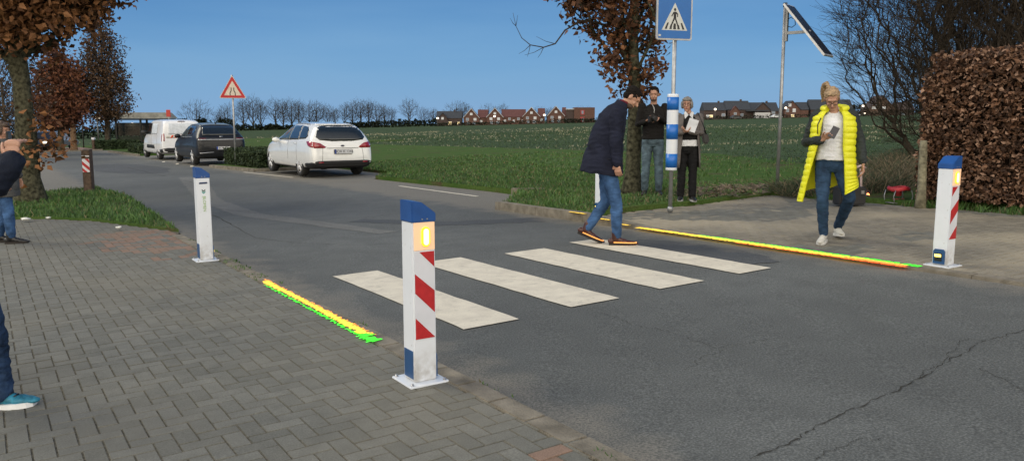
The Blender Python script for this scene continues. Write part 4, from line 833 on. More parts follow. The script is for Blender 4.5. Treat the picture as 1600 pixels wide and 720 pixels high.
# ================================================================== HOUSES
BRK = [M('brick_red', (.105, .055, .042), rough=.95, var=.25, scale=2), M('brick_dark', (.060, .042, .038), rough=.95, var=.25, scale=2), M('brick_brown', (.085, .055, .040), rough=.95, var=.25, scale=2)]
ROOF = [M('roof_red', (.095, .038, .036), rough=.9, var=.2, scale=2), M('roof_slate', (.030, .036, .046), rough=.8, var=.2, scale=2), M('roof_brown', (.050, .034, .030), rough=.9, var=.2)]
TRIM = M('barge_board', (.45, .46, .48), rough=.6); PANE = M('house_window', (.20, .24, .30), rough=.15, var=.2); PANEL = M('house_window_lit', (.9, .7, .4), emis=.7, ecol=(1, .75, .35)); PANEW = M('window_white', (.55, .57, .60), rough=.5)
def gable(r, x0, x1, d, eave, apex, wm, rm, wins, y0=0, trim=True):
    xm = (x0 + x1) / 2; o = .25
    bm = bmesh.new(); prism(bm, [(x0, 0), (x1, 0), (x1, eave), (xm, apex - .12), (x0, eave)], -y0 - d, -y0, UPR); bmesh.ops.recalc_face_normals(bm, faces=bm.faces); obj('wall', bm, wm, r)
    sl = (apex - eave) / (xm - x0); th = .16
    bm = bmesh.new(); prism(bm, [(x0 - o, eave - o * sl), (xm, apex), (x1 + o, eave - o * sl), (x1 + o, eave - o * sl + th), (xm, apex + th), (x0 - o, eave - o * sl + th)], -y0 - d - .3, -y0 + .3, UPR); bmesh.ops.recalc_face_normals(bm, faces=bm.faces); ro = obj('roof', bm, rm, r)
    if trim: bm = bmesh.new(); prism(bm, [(x0 - o, eave - o * sl - .06), (xm, apex - .08), (x1 + o, eave - o * sl - .06), (x1 + o, eave - o * sl + th + .04), (xm, apex + th + .06), (x0 - o, eave - o * sl + th + .04)], -y0 + .3, -y0 + .38, UPR); bmesh.ops.recalc_face_normals(bm, faces=bm.faces); obj('barge_board', bm, TRIM, ro)
    for (wx, wz, ww, wh, mt) in wins:
        bm = bmesh.new(); box(bm, (wx, y0 - .04, wz), (ww + .16, .12, wh + .16)); f = obj('window', bm, PANEW, r); bm = bmesh.new(); box(bm, (wx, y0 - .11, wz), (ww, .02, wh)); obj('pane', bm, mt, f)
def wing(r, x0, x1, y0, d, eave, ridge, wm, rm, wins, chim=None):
    bm = bmesh.new(); box(bm, ((x0 + x1) / 2, y0 + d / 2, eave / 2), (x1 - x0, d, eave)); obj('wall', bm, wm, r)
    T = Mx.Rotation(PI / 2, 4, 'Z') @ Mx.Rotation(PI / 2, 4, 'X')     # (x,y,z)->(z,x,y)
    bm = bmesh.new(); prism(bm, [(y0 - .3, eave), (y0 + d / 2, ridge), (y0 + d + .3, eave)], x0 - .1, x1 + .2, T); bmesh.ops.recalc_face_normals(bm, faces=bm.faces); ro = obj('roof', bm, rm, r)
    if chim: bm = bmesh.new(); box(bm, (chim, y0 + d / 2, ridge), (.7, .7, 1.2)); obj('chimney', bm, wm, ro)
    for (wx, wz, ww, wh, mt) in wins:
        bm = bmesh.new(); box(bm, (wx, y0 - .03, wz), (ww + .16, .12, wh + .16)); f = obj('window', bm, PANEW, r); bm = bmesh.new(); box(bm, (wx, y0 - .10, wz), (ww, .02, wh)); obj('pane', bm, mt, f)
DH = 330.0; U = DH / F
def hx(px, p0): return (px - p0) * U
def hz(py, px): return (189 + .0235 * (800 - px) + F * H / DH - py) * U
def house(px, label, kind='gabled_house', cat='house'): return empty(kind, place(px, DH), 0, label, cat)
h = house(703, 'dark brick house with grey roof and glowing yellow window, leftmost of the left row'); wing(h, hx(683, 703), hx(722, 703), 0, 7, hz(185, 703), hz(174, 703), BRK[1], ROOF[1], [(hx(697, 703), 1.2, 1.5, 1.3, PANEL), (hx(704, 703), 1.0, 1.2, 1.2, PANEL), (hx(717, 703), 1.1, 1.0, .9, PANEL)], 2); gable(h, hx(687, 703), hx(700, 703), 3, hz(184, 703), hz(177, 703), BRK[1], ROOF[1], [(hx(693, 703), 3.0, .8, .8, PANEW)], -1.5, False)
for x0, x1, xw, ap, ev, rd, lab, ch in ((725, 749, 762, 170.5, 184, 171.5, 'first gabled brick house with white barge boards, right of the grey-roofed house', None), (761, 786, 821, 169.5, 183, 171, 'long red-roofed brick house with white-edged gable on its left', 1), (817, 843, 851, 168.5, 182, 169.5, 'third gabled brick house at the right end of the long red roof', None), (855, 881, 884, 167, 181, 168, 'fourth gabled brick house left of the flat-roofed block', None)):
    c = (x0 + x1) / 2; h = house(c, lab); ez, az = hz(ev, c), hz(ap, c)
    gable(h, hx(x0, c), hx(x1, c), 9, ez, az, BRK[0], ROOF[0], [(0, az * .68, .9, .8, PANEW), (-1.6, 2.4, 1.0, .9, PANEW if ch else PANE), (1.5, 2.4, 1.0, .9, PANEW), (-1.4, .9, .9, .9, PANE), (1.2, .9, 1.1, .9, PANE)])
    n = max(1, int((xw - x1) / 7)); wing(h, hx(x1 - 2, c), hx(xw, c), 1.5, 6.5, hz(ev, c), hz(rd, c), BRK[0], ROOF[0], [(hx(x1 + 3 + 7 * k, c), 1.6 + (k % 2) * .8, .8, .8, PANE if k % 2 else PANEW) for k in range(n)])
bm = None
h = house(905, 'flat-roofed dark brick block with red entrance, right end of the left row', 'brick_block', 'building')
bm = bmesh.new(); box(bm, (hx(912, 905), 4, 3.1), ((928 - 896) * U, 8, 6.2)); obj('wall', bm, BRK[0], h)
bm = bmesh.new(); box(bm, (hx(890, 905), 4, 2.7), ((895.5 - 884) * U, 7, 5.4)); obj('side_wing', bm, BRK[1], h)
bm = bmesh.new(); box(bm, (hx(890, 905), 3.9, 5.5), ((896 - 883) * U, 7.6, .3)); obj('flat_roof', bm, TRIM, h)
bm = bmesh.new(); box(bm, (hx(909, 905), -.06, 4.2), (1.6, .15, 1.9)); wn = obj('window', bm, M('red_frame', (.30, .03, .03), rough=.6), h); bm = bmesh.new(); box(bm, (hx(909, 905), -.15, 4.2), (.8, .03, 1.3)); obj('pane', bm, PANE, wn)
bm = bmesh.new(); box(bm, (hx(909, 905), -.06, 1.4), (1.8, .15, 2.0)); dr = obj('door', bm, MATS['red_frame'], h); bm = bmesh.new(); box(bm, (hx(910, 905), -.15, 1.2), (.9, .03, 1.4)); obj('pane', bm, PANEW, dr)
for x0, x1, ri, ev, lab, wn, rm in ((1097, 1133, 160.5, 173, 'wide dark-roofed house right beside the older woman', [(1103, 182, PANEW), (1108, 182, PANEL), (1127, 180, PANE)], 1), (1131, 1168, 158, 172, 'dark hip-roofed house with a reddish bay, second right of the older woman', [(1145, 183, PANEL), (1155, 180, PANE)], 1), (1168, 1212, 160.5, 174, 'dark-roofed house with white garage doors left of the solar panel pole', [(1176, 180, PANE), (1188, 181, PANEW), (1204, 176, PANE)], 1), (1262, 1327, 156, 172, 'long dark-roofed house behind the head of the woman in yellow', [(1268, 179, PANE), (1318, 180, PANEW), (1305, 180, PANE)], 1), (1396, 1422, 160, 172, 'plain dark brown house just left of the bare tree trunk', [(1404, 178, PANE)], 2)):
    c = (x0 + x1) / 2; h = house(c, lab, 'long_house'); wing(h, hx(x0, c), hx(x1, c), 0, 8, hz(ev, c), hz(ri, c), BRK[1], ROOF[rm], [(hx(a, c), hz(b_, c), 1.3, 1.0, mt) for a, b_, mt in wn], hx(c, c) + 2)
    if x0 == 1131: gable(h, hx(1136, c), hx(1152, c), 2, hz(176, c), hz(167, c), BRK[0], ROOF[0], [(hx(1144, c), hz(178, c), 1.0, .8, PANE)], -1.2, False)
    if x0 == 1168:
        bm = bmesh.new(); box(bm, (hx(1185, c), -1.2, 1.2), (6.2, 2.3, 2.3)); obj('garage', bm, M('garage_white', (.45, .45, .46), rough=.7), h); bm = bmesh.new(); box(bm, (hx(1178, c), -1.2, hz(173.5, c)), (9.0, 2.6, .5)); obj('garage_roof', bm, ROOF[1], h)
        gable(h, hx(1175, c), hx(1198, c), 2, hz(172, c), hz(161, c), BRK[1], ROOF[1], [], -.9, False)
c = 1235; h = house(c, 'gabled brick house with solar roof beside the solar panel pole'); gable(h, hx(1221, c), hx(1245, c), 8, hz(171, c), hz(158.5, c), BRK[0], ROOF[1], [(hx(1229, c), hz(165, c), 1.0, 1.1, PANEW), (hx(1226, c), hz(173, c), .9, 1.2, PANE), (hx(1236, c), hz(173, c), 1.1, 1.3, PANEW), (hx(1234, c), hz(181, c), 1.2, .9, PANEL)], 0, False); wing(h, hx(1243, c), hx(1259, c), .6, 7, hz(172, c), hz(160, c), BRK[0], ROOF[1], [])
c = 1372; h = house(c, 'brown gabled house with two pale windows below the bare tree on the right'); gable(h, hx(1352, c), hx(1392, c), 8, hz(170, c), hz(150.5, c), BRK[2], ROOF[2], [(hx(1364, c), hz(164, c), 1.1, .7, PANE), (hx(1359, c), hz(169, c), 1.5, .8, PANEW), (hx(1374, c), hz(169, c), 1.5, .8, PANEW), (hx(1373, c), hz(178, c), 1.5, .7, PANE)], 0, False)
# ================================================================== CARS
TYRE = M('tyre', (.018, .018, .018), rough=.85); RIM = M('alloy', (.62, .62, .63), rough=.35, metal=.25); GLASS = M('car_glass', (.012, .016, .018), rough=.06, var=.1, coat=.5); GLASSL = M('car_glass_light', (.05, .07, .075), rough=.08, var=.4, scale=2)
LAMPR = M('tail_lamp', (.30, .008, .015), rough=.15, coat=1, var=.3, scale=12); PLATE = M('number_plate', (.55, .56, .58), rough=.5); TRIMB = M('car_trim', (.014, .014, .015), rough=.55); WELL = M('wheel_well', (.006, .006, .006), rough=1, spec=0)
def lerp_table(tab, y):
    if y <= tab[0][0]: return tab[0][1]
    for (a, va), (b, vb) in zip(tab, tab[1:]):
        if y <= b: return va + (vb - va) * (y - a) / (b - a)
    return tab[-1][1]
def car_body(parent, paint, ys, top, hw, tw, belt, bottom, axles, wr, name='body'):
    bm = bmesh.new(); secs = []
    for y in ys:
        zt = lerp_table(top, y); h = lerp_table(hw, y); t = lerp_table(tw, y); bl = min(lerp_table(belt, y), zt - .05); zb = lerp_table(bottom, y); t = min(t, h * .97)
        half = [(0, zb), (h * .6, zb), (h * .9, zb + .01), (h * .985, zb + .10), (h, zb + (bl - zb) * .45), (h * .992, zb + (bl - zb) * .8), (h * .965, bl), (t + (h * .965 - t) * .45, bl + (zt - bl) * .55), (t, zt - min(.07, (zt - bl) * .35)), (t * .86, zt - .018), (t * .45, zt - .002), (0, zt)]
        pts = half + [(-x, z) for x, z in half[-2:0:-1]]; secs.append([bm.verts.new((x, y, z)) for x, z in pts])
    n = len(secs[0])
    for a, b in zip(secs, secs[1:]):
        for i in range(n): bm.faces.new((a[i], a[(i + 1) % n], b[(i + 1) % n], b[i]))
    bm.faces.new(secs[0]); bm.faces.new(secs[-1][::-1]); bmesh.ops.recalc_face_normals(bm, faces=bm.faces)
    for f in bm.faces: f.smooth = True
    o = obj(name, bm, [paint, WELL], parent, True); sm = o.modifiers.new('s', 'SUBSURF'); sm.levels = 2; sm.render_levels = 2; evaluated(o)
    cb = bmesh.new()
    for ya in axles:
        for sx in (-1, 1): lathe(cb, [(wr + .055, -.22), (wr + .055, .32)] if sx > 0 else [(wr + .055, -.32), (wr + .055, .22)], (sx * (hw[len(hw) // 2][1] - .10), ya, wr), 28, 'X')
    bmesh.ops.recalc_face_normals(cb, faces=cb.faces); c = obj('cutter', cb, [WELL]); md = o.modifiers.new('b', 'BOOLEAN'); md.object = c; md.operation = 'DIFFERENCE'; md.solver = 'EXACT'; md.material_mode = 'TRANSFER'
    evaluated(o); bpy.data.objects.remove(c)
    o.data.set_sharp_from_angle(angle=R(38)); bm = bmesh.new(); bm.from_mesh(o.data); bv = BVHTree.FromBMesh(bm); bm.free(); return o, bv
def decal(name, bv, poly, side, mat_, parent, off=.006, step=.07, thick=.0):
    bm = bmesh.new(); bm.faces.new([bm.verts.new((a, b, 0)) for a, b in poly]); us = [p[0] for p in poly]; vs_ = [p[1] for p in poly]
    for k, (lo, hi) in enumerate(((min(us), max(us)), (min(vs_), max(vs_)))):
        c = lo + step
        while c < hi:
            g = list(bm.verts) + list(bm.edges) + list(bm.faces); nrm = (1, 0, 0) if k == 0 else (0, 1, 0); bmesh.ops.bisect_plane(bm, geom=g, plane_co=(c, 0, 0) if k == 0 else (0, c, 0), plane_no=nrm); c += step
    d = {'L': V((1, 0, 0)), 'R': V((-1, 0, 0)), 'B': V((0, 1, 0)), 'F': V((0, -1, 0)), 'T': V((0, 0, -1))}[side]
    for v_ in bm.verts:
        a, b = v_.co.x, v_.co.y; o_ = {'L': V((-3, a, b)), 'R': V((3, a, b)), 'B': V((a, -3, b)), 'F': V((a, 9, b)), 'T': V((a, b, 5))}[side]
        h = bv.ray_cast(o_, d)
        if h[0] is None: q = o_ + d * 3.5; h = bv.find_nearest(q if side in 'LR' else o_ + d * 3.2)
        v_.co = h[0] - d * off
    bm.normal_update()
    for f in bm.faces:
        if f.normal.dot(d) > 0: f.normal_flip()
        f.smooth = True
    r_ = bmesh.ops.extrude_face_region(bm, geom=list(bm.faces)); 
    for e in r_['geom']:
        if isinstance(e, bmesh.types.BMVert): e.co -= d * .004
    bmesh.ops.recalc_face_normals(bm, faces=bm.faces)
    return obj(name, bm, mat_, parent)
def wheel(parent, x, y, r, w, sx, spokes=5, plain=False):
    bm = bmesh.new(); T = Mx.Translation((x, y, r)) @ Mx.Rotation(PI / 2 * sx, 4, 'Y')
    lathe(bm, [(r * .60, -w / 2), (r * .9, -w / 2), (r, -w / 2 + .03), (r, w / 2 - .03), (r * .93, w / 2), (r * .66, w / 2), (r * .64, w / 2 - .02)], seg=32, mat=T); wo = obj('wheel', bm, TYRE, parent)
    bm = bmesh.new(); lathe(bm, [(r * .65, w / 2 - .05), (r * .67, w / 2 - .012), (r * .62, w / 2 - .008), (r * .60, w / 2 - .04), (r * .3, w / 2 - .055)], seg=32, mat=T)
    for k in range(spokes):
        a = 2 * PI * k / spokes
        for da in ((-.16, .16) if not plain else (0,)):
            p0 = T @ V((r * .08 * math.cos(a), r * .08 * math.sin(a), w / 2 - .005)); p1 = T @ V((r * .63 * math.cos(a + da), r * .63 * math.sin(a + da), w / 2 - .004)); tube(bm, [p0, p1], [.026, .018] if not plain else [.05, .035], 6)
    lathe(bm, [(r * .16, w / 2 - .04), (r * .15, w / 2 - .012), (r * .05, w / 2 - .008)], seg=16, mat=T); obj('rim', bm, RIM if not plain else M('steel_rim', (.30, .30, .31), rough=.4, metal=.5), wo)
    bm = bmesh.new(); lathe(bm, [(r * .6, w / 2 - .09), (r * .59, w / 2 - .085)], seg=24, mat=T); obj('brake_disc', bm, M('brake_dark', (.03, .03, .03), rough=.5, metal=.5), wo)
def mirror_(parent, x, y, z, sx, mat_, s=1.0):
    bm = bmesh.new(); bmesh.ops.create_icosphere(bm, subdivisions=3, radius=1, matrix=Mx.Translation((x + sx * .12, y, z)) @ Mx.Diagonal((.11 * s, .07 * s, .075 * s, 1))); tube(bm, [(x - sx * .03, y + .02, z - .05), (x + sx * .05, y, z - .04)], .02, 6)
    obj('wing_mirror', bm, mat_, parent, True)
def plate(parent, x, z, y, w, txt, tilt=0):
    r_ = Mx.Translation((x, y, z)) @ Mx.Rotation(tilt, 4, 'X') @ UPR
    bm = bmesh.new(); prism(bm, rrect(w / 2 + .008, .063, .01), -.02, .006, r_); fr = obj('number_plate', bm, TRIMB, parent); bm = bmesh.new(); prism(bm, rrect(w / 2, .054, .008), .006, .009, r_); obj('plate_face', bm, PLATE, fr)
    bm = bmesh.new(); prism(bm, [(-w / 2, -.054), (-w / 2 + .045, -.054), (-w / 2 + .045, .054), (-w / 2, .054)], .009, .0105, r_); obj('blue_strip', bm, M('plate_blue', (.01, .05, .30), rough=.5), fr)
    textmesh(txt, .10, SBLK, fr, r_ @ Mx.Translation((.02, 0, .0105)))
def place_car(st, ang, off):
    """ang: world heading of +Y; off: local point that must sit on ground point st"""
    rz = R(ang - 90); p = W(st[0], st[1], 0); o = Mx.Rotation(rz, 4, 'Z') @ V((off[0], off[1], 0)); q = V((p.x - o.x, p.y - o.y, 0)); q.z = TILT * (q.x - .0); return q, rz
# --- white estate
PW = M('car_white', (.82, .83, .82), rough=.22, var=.03, coat=1.0)
q, rz = place_car((7.46, 21.85), 123.5, (-.80, 1.03)); car = empty('parked_car', q, rz, 'white estate car with dark rear window parked beside the field', 'car')
ys = [0, .03, .08, .16, .28, .45, .8, 1.03, 1.3, 1.7, 2.0, 2.4, 2.8, 3.15, 3.45, 3.68, 3.95, 4.2, 4.38, 4.50, 4.56]
top = [(0, .56), (.03, .80), (.08, .97), (.16, 1.12), (.28, 1.32), (.45, 1.44), (.8, 1.475), (1.3, 1.495), (1.9, 1.50), (2.3, 1.46), (2.8, 1.26), (3.2, 1.05), (3.45, 1.0), (4.0, .93), (4.35, .80), (4.5, .66), (4.56, .52)]
hw = [(0, .78), (.03, .83), (.08, .86), (.16, .885), (.45, .905), (1, .912), (3.6, .905), (4.0, .88), (4.2, .84), (4.38, .76), (4.5, .66), (4.56, .55)]
tw = [(0, .70), (.08, .72), (.16, .70), (.28, .65), (.45, .61), (1.3, .62), (2.2, .61), (2.8, .66), (3.2, .74), (3.6, .76), (4.2, .70), (4.56, .45)]
belt = [(0, .50), (.1, .90), (.3, .98), (1.0, .99), (3.0, .93), (3.3, .90), (4.0, .80), (4.56, .5)]; bot = [(0, .30), (.3, .22), (1, .20), (3.6, .20), (4.3, .22), (4.56, .30)]
body, bv = car_body(car, PW, ys, top, hw, tw, belt, bot, (1.03, 3.68), .325); body.data.materials.append(TRIMB)
for pl_ in body.data.polygons:
    c_ = pl_.center
    if c_.z < .265 or (c_.y < .55 and c_.z < .40 and pl_.material_index == 0): pl_.material_index = 2
decal('rear_window', bv, [(-.62, 1.02), (-.70, 1.09), (-.57, 1.385), (-.2, 1.41), (.2, 1.41), (.57, 1.385), (.70, 1.09), (.62, 1.02), (.3, .985), (-.3, .985)], 'B', GLASS, car)
for sd in 'LR':
    decal('side_window', bv, [(2.98, .985), (2.18, 1.385), (2.02, 1.395), (1.98, .995)], sd, GLASSL, car)
    decal('side_window', bv, [(1.93, .998), (1.96, 1.40), (1.30, 1.40), (1.12, 1.02)], sd, GLASS, car); decal('side_window', bv, [(1.07, 1.03), (1.24, 1.395), (.86, 1.37), (.62, 1.25), (.52, 1.12), (.60, 1.05)], sd, GLASS, car)
    decal('sill_trim', bv, [(1.45, .205), (3.26, .205), (3.26, .26), (1.45, .26)], sd, TRIMB, car); decal('door_handle', bv, [(1.25, .90), (1.43, .905), (1.43, .93), (1.25, .925)], sd, PW, car, .02)
    for yy in (1.96, 1.2): decal('door_seam', bv, [(yy, .28), (yy + .008, .28), (yy + .014, .97), (yy + .006, .97)], sd, M('seam', (.16, .16, .16), rough=.8), car, .001, .2)
    sg = -1 if sd == 'L' else 1
    decal('tail_lamp', bv, [(.04, .80), (.30, .865), (.46, .98), (.30, .985), (.02, .95)], sd, LAMPR, car, .007)
    decal('tail_lamp', bv, [(sg * .87, .80), (sg * .52, .80), (sg * .46, .825), (sg * .62, .93), (sg * .87, .985)][::sg], 'B', LAMPR, car, .007)
    decal('rear_bumper', bv, [(.02, .30), (.05, .40), (.42, .40), (.56, .36), (.60, .24), (.3, .23)], sd, TRIMB, car, .006)
    decal('reflector', bv, [(sg * .70, .40), (sg * .56, .40), (sg * .56, .43), (sg * .70, .43)][::sg], 'B', LAMPR, car, .012)
decal('rear_bumper', bv, [(-.86, .30), (-.7, .28), (.7, .28), (.86, .30), (.86, .42), (.70, .46), (-.70, .46), (-.86, .42)], 'B', TRIMB, car, .006)
decal('chrome_strip', bv, [(-.45, .793), (.45, .793), (.45, .803), (-.45, .803)], 'B', M('strip_dark', (.04, .035, .04), rough=.4), car, .008)
decal('badge', bv, [(.055 * math.cos(a), .86 + .022 * math.sin(a)) for a in [2 * PI * i / 14 for i in range(14)]], 'B', M('badge_dark', (.02, .022, .05), rough=.3), car, .012)
decal('roof_rail', bv, [(-.60, .9), (-.575, .9), (-.575, 2.1), (-.60, 2.1)], 'T', M('rail_grey', (.25, .26, .27), rough=.4), car, .02); decal('roof_rail', bv, [(.575, .9), (.60, .9), (.60, 2.1), (.575, 2.1)], 'T', MATS['rail_grey'], car, .02)
decal('tailgate_seam', bv, [(-.60, .46), (-.59, .46), (-.56, .80), (-.57, .80)], 'B', MATS['seam'], car, .001, .2); decal('tailgate_seam', bv, [(.59, .46), (.60, .46), (.57, .80), (.56, .80)], 'B', MATS['seam'], car, .001, .2); decal('spoiler', bv, [(-.58, 1.415), (.58, 1.415), (.55, 1.45), (-.55, 1.45)], 'B', PW, car, .05)
plate(car, 0, .70, -.012, .50, 'BOR K 1244', -.12)
bm = bmesh.new(); tube(bm, [(0, .55, 1.45), (0, .50, 1.53)], [.02, .008], 6); obj('antenna', bm, BLACK, car)
for sx in (-1, 1):
    for ya in (1.03, 3.68): wheel(car, sx * .79, ya, .325, .20, sx)
    mirror_(car, sx * .86, 2.78, .98, sx, PW)
# --- white van
PV = M('van_white', (.80, .81, .83), rough=.3, var=.04, coat=.8)
q, rz = place_car((6.98, 40.2), 126, (-.80, .95)); van = empty('delivery_van', q, rz, 'white panel van with red and white hatched band, leftmost in the parked row', 'van')
ys = [0, .03, .08, .16, .4, .8, 1.2, 1.8, 2.4, 2.8, 3.1, 3.4, 3.7, 4.0, 4.2, 4.34, 4.40]
top = [(0, 1.15), (.03, 1.55), (.08, 1.72), (.16, 1.79), (.4, 1.83), (1.6, 1.85), (2.6, 1.83), (2.85, 1.76), (3.2, 1.45), (3.5, 1.18), (3.7, 1.12), (4.1, 1.05), (4.3, .9), (4.4, .62)]
hw = [(0, .88), (.08, .91), (.4, .925), (3.6, .925), (4.0, .89), (4.2, .84), (4.4, .68)]; tw = [(0, .80), (.16, .78), (.4, .77), (2.6, .76), (3.2, .76), (3.6, .80), (4.4, .6)]
belt = [(0, 1.05), (.2, 1.10), (3.1, 1.10), (3.6, 1.0), (4.4, .55)]; bot = [(0, .34), (.4, .24), (4.0, .24), (4.4, .32)]
body, bv = car_body(van, PV, ys, top, hw, tw, belt, bot, (.95, 3.72), .325)
VG = M('van_panel_grey', (.60, .64, .69), rough=.4); HW_ = M('hatch_white', (.62, .60, .56), rough=.4)
decal('rear_recess', bv, [(-.62, 1.16), (-.58, 1.66), (.58, 1.66), (.62, 1.16)], 'B', VG, van, .004)
decal('rear_bumper', bv, [(-.88, .34), (.88, .34), (.88, .52), (.7, .55), (-.7, .55), (-.88, .52)], 'B', TRIMB, van, .01); decal('warning_band', bv, [(-.72, 1.0), (.72, 1.0), (.72, 1.13), (-.72, 1.13)], 'B', HW_, van, .005)
for k in range(-4, 5):
    a = k * .17; decal('red_hatch', bv, [(max(-.72, min(.72, a - .04)), 1.0), (max(-.72, min(.72, a + .05)), 1.0), (max(-.72, min(.72, a + .13)), 1.13), (max(-.72, min(.72, a + .04)), 1.13)], 'B', M('hatch_red', (.72, .10, .04), rough=.4), van, .010) if abs(a) < .66 else None
decal('high_brake_lamp', bv, [(-.17, 1.735), (.17, 1.735), (.13, 1.775), (-.13, 1.775)], 'B', M('brake_dark_red', (.05, .01, .01), rough=.3), van, .01)
plate(van, 0.02, .74, -.012, .48, 'BOR BN 24', 0)
for sd in 'LR':
    sg = -1 if sd == 'L' else 1
    decal('side_window', bv, [(3.30, 1.14), (2.86, 1.66), (2.2, 1.68), (2.2, 1.14)], sd, GLASS, van); decal('side_panel', bv, [(2.05, 1.16), (2.05, 1.64), (1.05, 1.64), (1.05, 1.16)], sd, VG, van, .004)
    decal('tail_lamp', bv, [(.015, .86), (.13, .84), (.13, 1.18), (.015, 1.18)], sd, LAMPR, van, .006); decal('tail_lamp', bv, [(sg * .90, .86), (sg * .79, .86), (sg * .79, 1.2), (sg * .90, 1.2)][::sg], 'B', LAMPR, van, .006)
    decal('side_rub_strip', bv, [(1.45, .50), (3.1, .50), (3.0, .66), (1.55, .66)], sd, TRIMB, van, .008); decal('rear_bumper', bv, [(.02, .34), (.5, .30), (.5, .46), (.02, .52)], sd, TRIMB, van, .008)
    decal('door_seam', bv, [(1.0, .34), (1.012, .34), (1.012, 1.7), (1.0, 1.7)], sd, MATS['seam'], van, .001, .2); decal('door_seam', bv, [(2.12, .34), (2.132, .34), (2.132, 1.7), (2.12, 1.7)], sd, MATS['seam'], van, .001, .2)
decal('door_seam', bv, [(-.006, .56), (.006, .56), (.006, 1.7), (-.006, 1.7)], 'B', MATS['seam'], van, .001, .2)
for sx in (-1, 1):
    for ya in (.95, 3.72): wheel(van, sx * .80, ya, .325, .20, sx, 5, True)
    mirror_(van, sx * .9, 3.05, 1.22, sx, TRIMB, 1.4)
# --- black crossover
PB_ = M('car_black', (.010, .011, .014), rough=.4, var=.2, coat=.25, spec=.25); PG_ = M('car_roof_grey', (.16, .19, .21), rough=.3, coat=.3)
q, rz = place_car((6.88, 32.4), 123.5, (-.80, .82)); suv = empty('parked_car', q, rz, 'black crossover car with silver rear strip parked between van and low hedge', 'car')
ys = [0, .04, .1, .2, .4, .65, .95, 1.4, 1.9, 2.4, 2.9, 3.3, 3.7, 4.0, 4.3, 4.5, 4.6, 4.64]
top = [(0, .70), (.04, .98), (.1, 1.08), (.2, 1.15), (.4, 1.36), (.65, 1.53), (.95, 1.57), (1.6, 1.60), (2.3, 1.59), (2.7, 1.50), (3.3, 1.22), (3.7, 1.06), (4.2, .98), (4.5, .85), (4.64, .6)]
hw = [(0, .82), (.06, .87), (.2, .92), (.6, .945), (4.0, .94), (4.3, .88), (4.64, .66)]; tw = [(0, .76), (.2, .74), (.4, .68), (.65, .64), (2.4, .65), (3.3, .72), (3.7, .80), (4.64, .55)]
belt = [(0, .64), (.1, 1.0), (.4, 1.06), (3.0, 1.0), (3.6, .96), (4.64, .55)]; bot = [(0, .34), (.3, .24), (4.2, .22), (4.64, .30)]
body, bv = car_body(suv, PB_, ys, top, hw, tw, belt, bot, (.82, 3.78), .355)
decal('roof_panel', bv, [(-.60, .72), (.60, .72), (.60, 2.45), (-.60, 2.45)], 'T', PG_, suv, .004, .15)
decal('rear_window', bv, [(-.66, 1.13), (-.56, 1.46), (.56, 1.46), (.66, 1.13)], 'B', GLASS, suv)
CH = M('chrome_soft', (.55, .56, .58), rough=.25, metal=.6)
decal('rear_strip', bv, [(-.84, .965), (.84, .965), (.84, .995), (-.84, .995)], 'B', CH, suv, .008); decal('emblem', bv, [(-.06, 1.075), (.06, 1.075), (.075, 1.10), (-.045, 1.10)], 'B', CH, suv, .012)
decal('lower_trim', bv, [(-.82, .46), (-.30, .50), (-.30, .515), (-.82, .485)], 'B', CH, suv, .01); decal('lower_trim', bv, [(.82, .46), (.82, .485), (.30, .515), (.30, .50)], 'B', CH, suv, .01); plate(suv, .05, .66, -.012, .50, 'BOR E 51', -.05)
for sd in 'LR':
    sg = -1 if sd == 'L' else 1
    decal('side_window', bv, [(3.0, 1.08), (2.4, 1.46), (1.85, 1.50), (1.85, 1.08)], sd, GLASSL, suv); decal('side_window', bv, [(1.78, 1.08), (1.78, 1.50), (1.0, 1.46), (.72, 1.32), (1.0, 1.12)], sd, GLASS, suv)
    decal('window_rail', bv, [(3.05, 1.03), (3.05, 1.05), (.9, 1.09), (.9, 1.07)], sd, CH, suv, .006); decal('sill_trim', bv, [(1.3, .25), (3.3, .25), (3.3, .34), (1.3, .34)], sd, TRIMB, suv)
    decal('tail_lamp', bv, [(sg * .86, 1.0), (sg * .55, 1.0), (sg * .55, 1.04), (sg * .86, 1.04)][::sg], 'B', M('lamp_dark_red', (.10, .01, .015), rough=.2), suv, .006)
for sx in (-1, 1):
    for ya in (.82, 3.78): wheel(suv, sx * .82, ya, .355, .22, sx)
    mirror_(suv, sx * .9, 2.85, 1.08, sx, PB_, 1.1)
bm = bmesh.new(); tube(bm, [(0, .85, 1.56), (0, .80, 1.63)], [.03, .01], 6); obj('antenna', bm, BLACK, suv)
# --- far cars
def far_car(loc, rz, paint, label, light=None):
    c = empty('distant_car', loc, rz, label, 'car'); bm = bmesh.new()
    prism(bm, [(-2.1, .35), (2.1, .35), (2.15, .75), (1.2, .92), (.7, 1.40), (-.9, 1.45), (-1.7, 1.0), (-2.15, .95)], -.85, .85, UPR); bmesh.ops.recalc_face_normals(bm, faces=bm.faces); bmesh.ops.bevel(bm, geom=list(bm.edges), offset=.08, segments=2, affect='EDGES'); obj('body', bm, paint, c)
    bm = bmesh.new()
    for y in (-.87, .87): prism(bm, [(1.0, .95), (.62, 1.33), (-.85, 1.37), (-1.45, 1.0)], y - .01, y + .01, UPR)
    obj('windows', bm, GLASS, c)
    for x in (-1.3, 1.35):
        for y in (-.78, .78): bm = bmesh.new(); lathe(bm, [(.30, -.1), (.30, .1)], (x, y, .3), 14, 'Y'); obj('wheel', bm, TYRE, c)
    if light:
        for y in (-.6, .6): bm = bmesh.new(); box(bm, (2.14, y, .68), (.06, .3, .14)); obj('headlight', bm, light, c)
    return c
HL = M('headlight_glow', (1, .9, .7), emis=3, ecol=(1, .85, .6))
